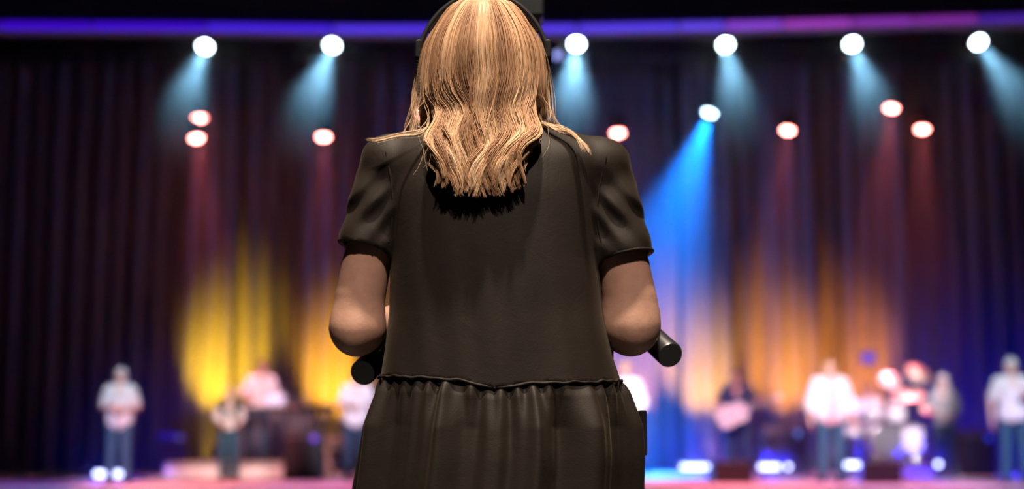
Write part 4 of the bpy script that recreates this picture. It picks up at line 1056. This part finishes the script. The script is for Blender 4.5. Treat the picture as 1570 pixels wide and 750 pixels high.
# thin locks over the shoulders and stray hairs
for j in range(9):
    u0 = j / 8
    add_clump([scalp(math.radians(95), math.radians(10), 0.018), HC + np.array([0.092, -0.025 - 0.01 * u0, -0.08]), B(838 + 4 * u0, 190 + 4 * u0, 2.215 - 0.01 * u0), B(866 + 6 * u0, 197 + 10 * u0, 2.195), B(884 + 8 * u0, 210 + 8 * u0, 2.18), B(893 + 14 * u0, 226 + 12 * random.random(), 2.168)], 6, 0.005, 1.3, 0.002, 0.1, j, 0.88, 0.00036)
for j in range(5):
    add_clump([scalp(math.radians(-80), math.radians(0), 0.015), HC + np.array([-0.085, -0.06, -0.085]), B(648, 198 + 2 * j, 2.19), B(612, 205 + j * 1.2, 2.187), B(580, 213 + j, 2.19), B(556 + 6 * j, 213 + j * 1.5, 2.20)], 5, 0.003, 1.2, 0.001, 0.1, j, 0.88, 0.00036)
for j in range(26):
    k = random.uniform(-1.15, 1.15); az = math.radians(56) * k
    g_ = back_guide(az, 1.0, math.radians(75), 270 + random.uniform(-50, 25), random.uniform(-0.03, 0.03))
    g_ = [p_ + np.array([random.gauss(0, 0.007) + 0.012 * k, random.gauss(0, 0.003) - 0.003, random.gauss(0, 0.004)]) * (m_ / 7.0 + 0.2) for m_, p_ in enumerate(g_)]
    add_clump(g_, 1, 0.004, 1.0, 0.006, random.uniform(0.06, 0.14), random.random() * 6, 0.7, 0.00026)
for j in range(46):
    sg = random.choice((-1, 1)); az = sg * math.radians(random.uniform(75, 100)); o1 = 0.03
    pts = [scalp(az * 0.6, math.radians(60), 0.02), scalp(az, math.radians(20), o1), HC + np.array([sg * random.uniform(0.10, 0.118), -0.01, -0.05]), HC + np.array([sg * random.uniform(0.098, 0.135), -0.02, -0.10 - 0.02 * random.random()]), HC + np.array([sg * random.uniform(0.09, 0.15), -0.03, -0.125])]
    add_clump(pts, 1, 0.003, 1.0, 0.004, random.uniform(0.05, 0.1), random.random() * 6, 0.8, 0.00035)
ST = np.array(strands); RA = np.array(radii); TO = np.array(tones); NS = len(ST)
T = np.gradient(ST, axis=1); T /= np.linalg.norm(T, axis=2, keepdims=True) + 1e-9
ref = np.array([0.0, 1.0, 0.0]) + 0 * T; U = np.cross(T, ref); U /= np.linalg.norm(U, axis=2, keepdims=True) + 1e-9; Wv = np.cross(T, U)
V = np.stack([ST + RA[..., None] * (math.cos(a) * U + math.sin(a) * Wv) for a in (0.5, 2.594, 4.689)], 2).reshape(-1, 3)
base = (np.arange(NS)[:, None] * NP + np.arange(NP - 1)[None, :]).ravel() * 3
Fh = np.concatenate([np.stack([base + k, base + (k + 1) % 3, base + 3 + (k + 1) % 3, base + 3 + k], 1) for k in range(3)])
# the dense mass of hair under the loose strands
G2 = Field(HC + np.array([-0.15, -0.22, -0.30]), HC + np.array([0.15, 0.2, 0.17]), 0.005)
G2.ell(HC + np.array([0, -0.008, 0.008]), SK + 0.013, 0)
bq = [HC + np.array([0, -0.03, 0.0]), np.array([x_of(742, 2.17), YB - 0.060, z_of(190, YB)]), np.array([x_of(736, 2.15), YB - 0.105, z_of(225, YB)]), np.array([x_of(735, 2.14), YB - 0.118, z_of(262, YB)])]
for dxx in (-0.045, -0.02, 0, 0.02, 0.045): G2.chain([p_ + np.array([dxx, 0.016 * abs(dxx) / 0.045, 0]) for p_ in bq], [0.050, 0.026, 0.012, 0.006], 0.02)
for sg in (-1, 1): G2.chain([HC + np.array([sg * 0.060, 0.0, 0.02]), HC + np.array([sg * 0.068, 0.01, -0.07]), HC + np.array([sg * 0.066, 0.05, -0.12])], [0.032, 0.026, 0.02], 0.03)
G2.keep(lambda X, Y, Z: np.minimum(Y - (HC[1] + 0.045), (HC[2] + 0.062) - Z) + 0 * X)
Vb, Fb = G2.mesh()
nV = len(V)
o = mesh_np('hair', np.concatenate([V, Vb]), np.concatenate([Fh, Fb + nV]), m_hair); wlink(o)
at = o.data.attributes.new('tone', 'FLOAT', 'POINT')
at.data.foreach_set('value', np.concatenate([np.repeat(TO.ravel(), 3), np.full(len(Vb), 0.52)]).astype(np.float32))

# --- headset
hs = thing('headset', 'black headset with a thin headband and coiled lead worn over the blond hair', 'headset', tuple(HC))
m_hs = mat('headset_black', (0.012, 0.012, 0.016), 0.6, spec=0.25)
pts = [(0.111 * math.sin(a) * (1.0), -0.005 + 0.012 * math.cos(a), 0.140 * math.cos(a) - 0.0) for a in np.linspace(-1.25, 1.25, 31)]
MB().tube(pts, 0.0042, 8).build('headband', m_hs, hs)
MB().tube([(p_[0] * 0.97, p_[1] + 0.004, p_[2] * 0.97) for p_ in pts[3:-3]], 0.006, 8).build('band_padding', m_hs, hs)
for sg in (-1, 1):
    e = Vector((sg * 0.106, -0.004, 0.044))
    MB().box(e + Vector((0, 0.0, -0.004)), (0.012, 0.020, 0.034), bev=0.004).build('slider', m_hs, hs)
    MB().tube([e + Vector((0, 0, -0.015)), e + Vector((-sg * 0.001, 0.012, -0.035)), e + Vector((-sg * 0.004, 0.03, -0.055))], 0.0055, 8).build('yoke', m_hs, hs)
    MB().lathe([(0.012, -0.012), (0.034, -0.012), (0.036, 0.0), (0.030, 0.012), (0.01, 0.014)], 24, mdir((sg * 0.098, 0.045, -0.018), (sg, 0, 0))).build('ear_cup', m_hs, hs)
co = []
for i in range(150):
    s_ = i / 149; a = s_ * 2 * math.pi * 15
    co.append((-0.108 + 0.004 * s_ + 0.0042 * math.cos(a), -0.006 + 0.0042 * math.sin(a), 0.038 - 0.075 * s_))
MB().tube(co, 0.0014, 6).build('coiled_lead', m_hs, hs)

# --- belt pack on her hip with its lead
bp = thing('belt_pack', 'thin black belt pack clipped to the hip of the charcoal dress', 'belt pack', tuple(B(980, 664, YB)))
MB().box((0.003, 0.0, 0), (0.012, 0.075, 0.070), bev=0.002).build('case', m_hs, bp)
MB().box((0.002, 0.0, 0.026), (0.013, 0.070, 0.018), bev=0.002).build('top_plate', mat('pack_grey', (0.10, 0.095, 0.09), 0.5), bp)
MB().box((-0.008, 0.0, 0.0), (0.006, 0.03, 0.05), bev=0.001).build('clip', steel, bp)
q0 = Vector(B(980, 664, YB))
MB().tube([Vector(B(968, 634, YB + 0.06)) - q0, Vector(B(950, 590, YB + 0.10)) - q0, Vector(B(938, 555, YB + 0.12)) - q0, Vector(B(940, 520, YB + 0.12)) - q0, Vector(B(930, 440, YB + 0.12)) - q0, Vector(B(880, 330, YB + 0.14)) - q0], 0.0026, 8).build('lead', m_hs, bp)

# --- the video camera on its tripod, hidden by her body but for the handles and the viewfinder
TX = x_of(768, 2.95); TY = 2.95
zh = z_of(455, TY)
tp = thing('camera_tripod', 'black camera tripod with two black pan handles in the operator\'s hands', 'tripod', (TX, TY, 0.0))
O = Vector((TX, TY, 0))
grip = mat('grip_satin_black', (0.02, 0.02, 0.024), 0.34, spec=1.0, coat=0.6)
for (h0, h1, sg) in ((hL0, hL1, -1), (hR0, hR1, 1)):
    a = Vector(h0) - O; b = Vector(h1) - O; dd = (b - a).normalized()
    g1 = MB().tube([a, a + dd * 0.003, b - dd * 0.003, b], [RT - 0.0015, RT, RT, RT - 0.0015], 28).build('pan_handle', grip, tp)
    MB().tube([b, Vector((sg * 0.13, 0.0, zh - 0.03)), Vector((sg * 0.07, 0.0, zh - 0.03))], [0.011, 0.011, 0.013], 12).build('handle_arm', black, tp)
    MB().lathe([(0.024, -0.02), (0.026, 0), (0.024, 0.02)], 16, mdir((sg * 0.075, 0, zh - 0.03), (1, 0, 0))).build('rosette', black, tp)
MB().box((0, 0, zh - 0.03), (0.13, 0.16, 0.13), bev=0.02).build('fluid_head', black, tp)
MB().box((0, 0, zh + 0.05), (0.09, 0.20, 0.03), bev=0.005).build('mounting_plate', black, tp)
MB().lathe([(0.05, zh - 0.2), (0.075, zh - 0.16), (0.075, zh - 0.10), (0.05, zh - 0.095)], 24).build('bowl', black, tp)
for k in range(3):
    a = math.pi / 2 + k * 2.094
    c0 = Vector((0.06 * math.cos(a), 0.06 * math.sin(a), zh - 0.17)); c1 = Vector((0.42 * math.cos(a), 0.42 * math.sin(a), 0.02))
    lg = MB().tube([c0, c1], [0.02, 0.016], 10).build('leg', black, tp)
    MB().lathe([(0.028, 0.0), (0.028, 0.015), (0.02, 0.03)], 14, Matrix.Translation(c1 - Vector((0, 0, 0.02)))).build('foot', black, lg)
vc = thing('video_camera', 'black broadcast video camera with raised viewfinder in front of the operator', 'video camera', (TX, TY, zh + 0.065))
MB().box((0, 0.02, 0.11), (0.13, 0.36, 0.20), bev=0.02).build('body', blackp, vc)
MB().lathe([(0.05, 0.20), (0.06, 0.22), (0.065, 0.36), (0.075, 0.42), (0.07, 0.44)], 24, mdir((0, 0, 0.11), (0, 1, 0)), cap=True).build('lens', black, vc)
MB().box((0, 0.47, 0.11), (0.19, 0.08, 0.15), bev=0.01).build('lens_hood', black, vc)
MB().tube([(0, -0.10, 0.21), (0, -0.09, 0.26), (0, 0.12, 0.26), (0, 0.14, 0.21)], 0.013, 10).build('carry_handle', black, vc)
q0 = Vector((TX, TY, zh + 0.065)); vf = Vector(P(822, 16, TY - 0.15)) - q0
MB().tube([(0.03, 0.05, 0.26), Vector((vf.x - 0.02, 0.03, vf.z - 0.12)), Vector((vf.x - 0.01, vf.y + 0.03, vf.z))], 0.010, 10).build('viewfinder_arm', black, vc)
MB().box(vf + Vector((-0.045, 0, 0.01)), (0.12, 0.09, 0.075), bev=0.008).build('viewfinder', mat('viewfinder_black', (0.02, 0.025, 0.03), 0.35), vc)
MB().box(vf + Vector((0.0, -0.02, 0.052)), (0.030, 0.05, 0.012), bev=0.003).build('viewfinder_switch', mat('pale_plastic', (0.6, 0.6, 0.6), 0.4), vc)
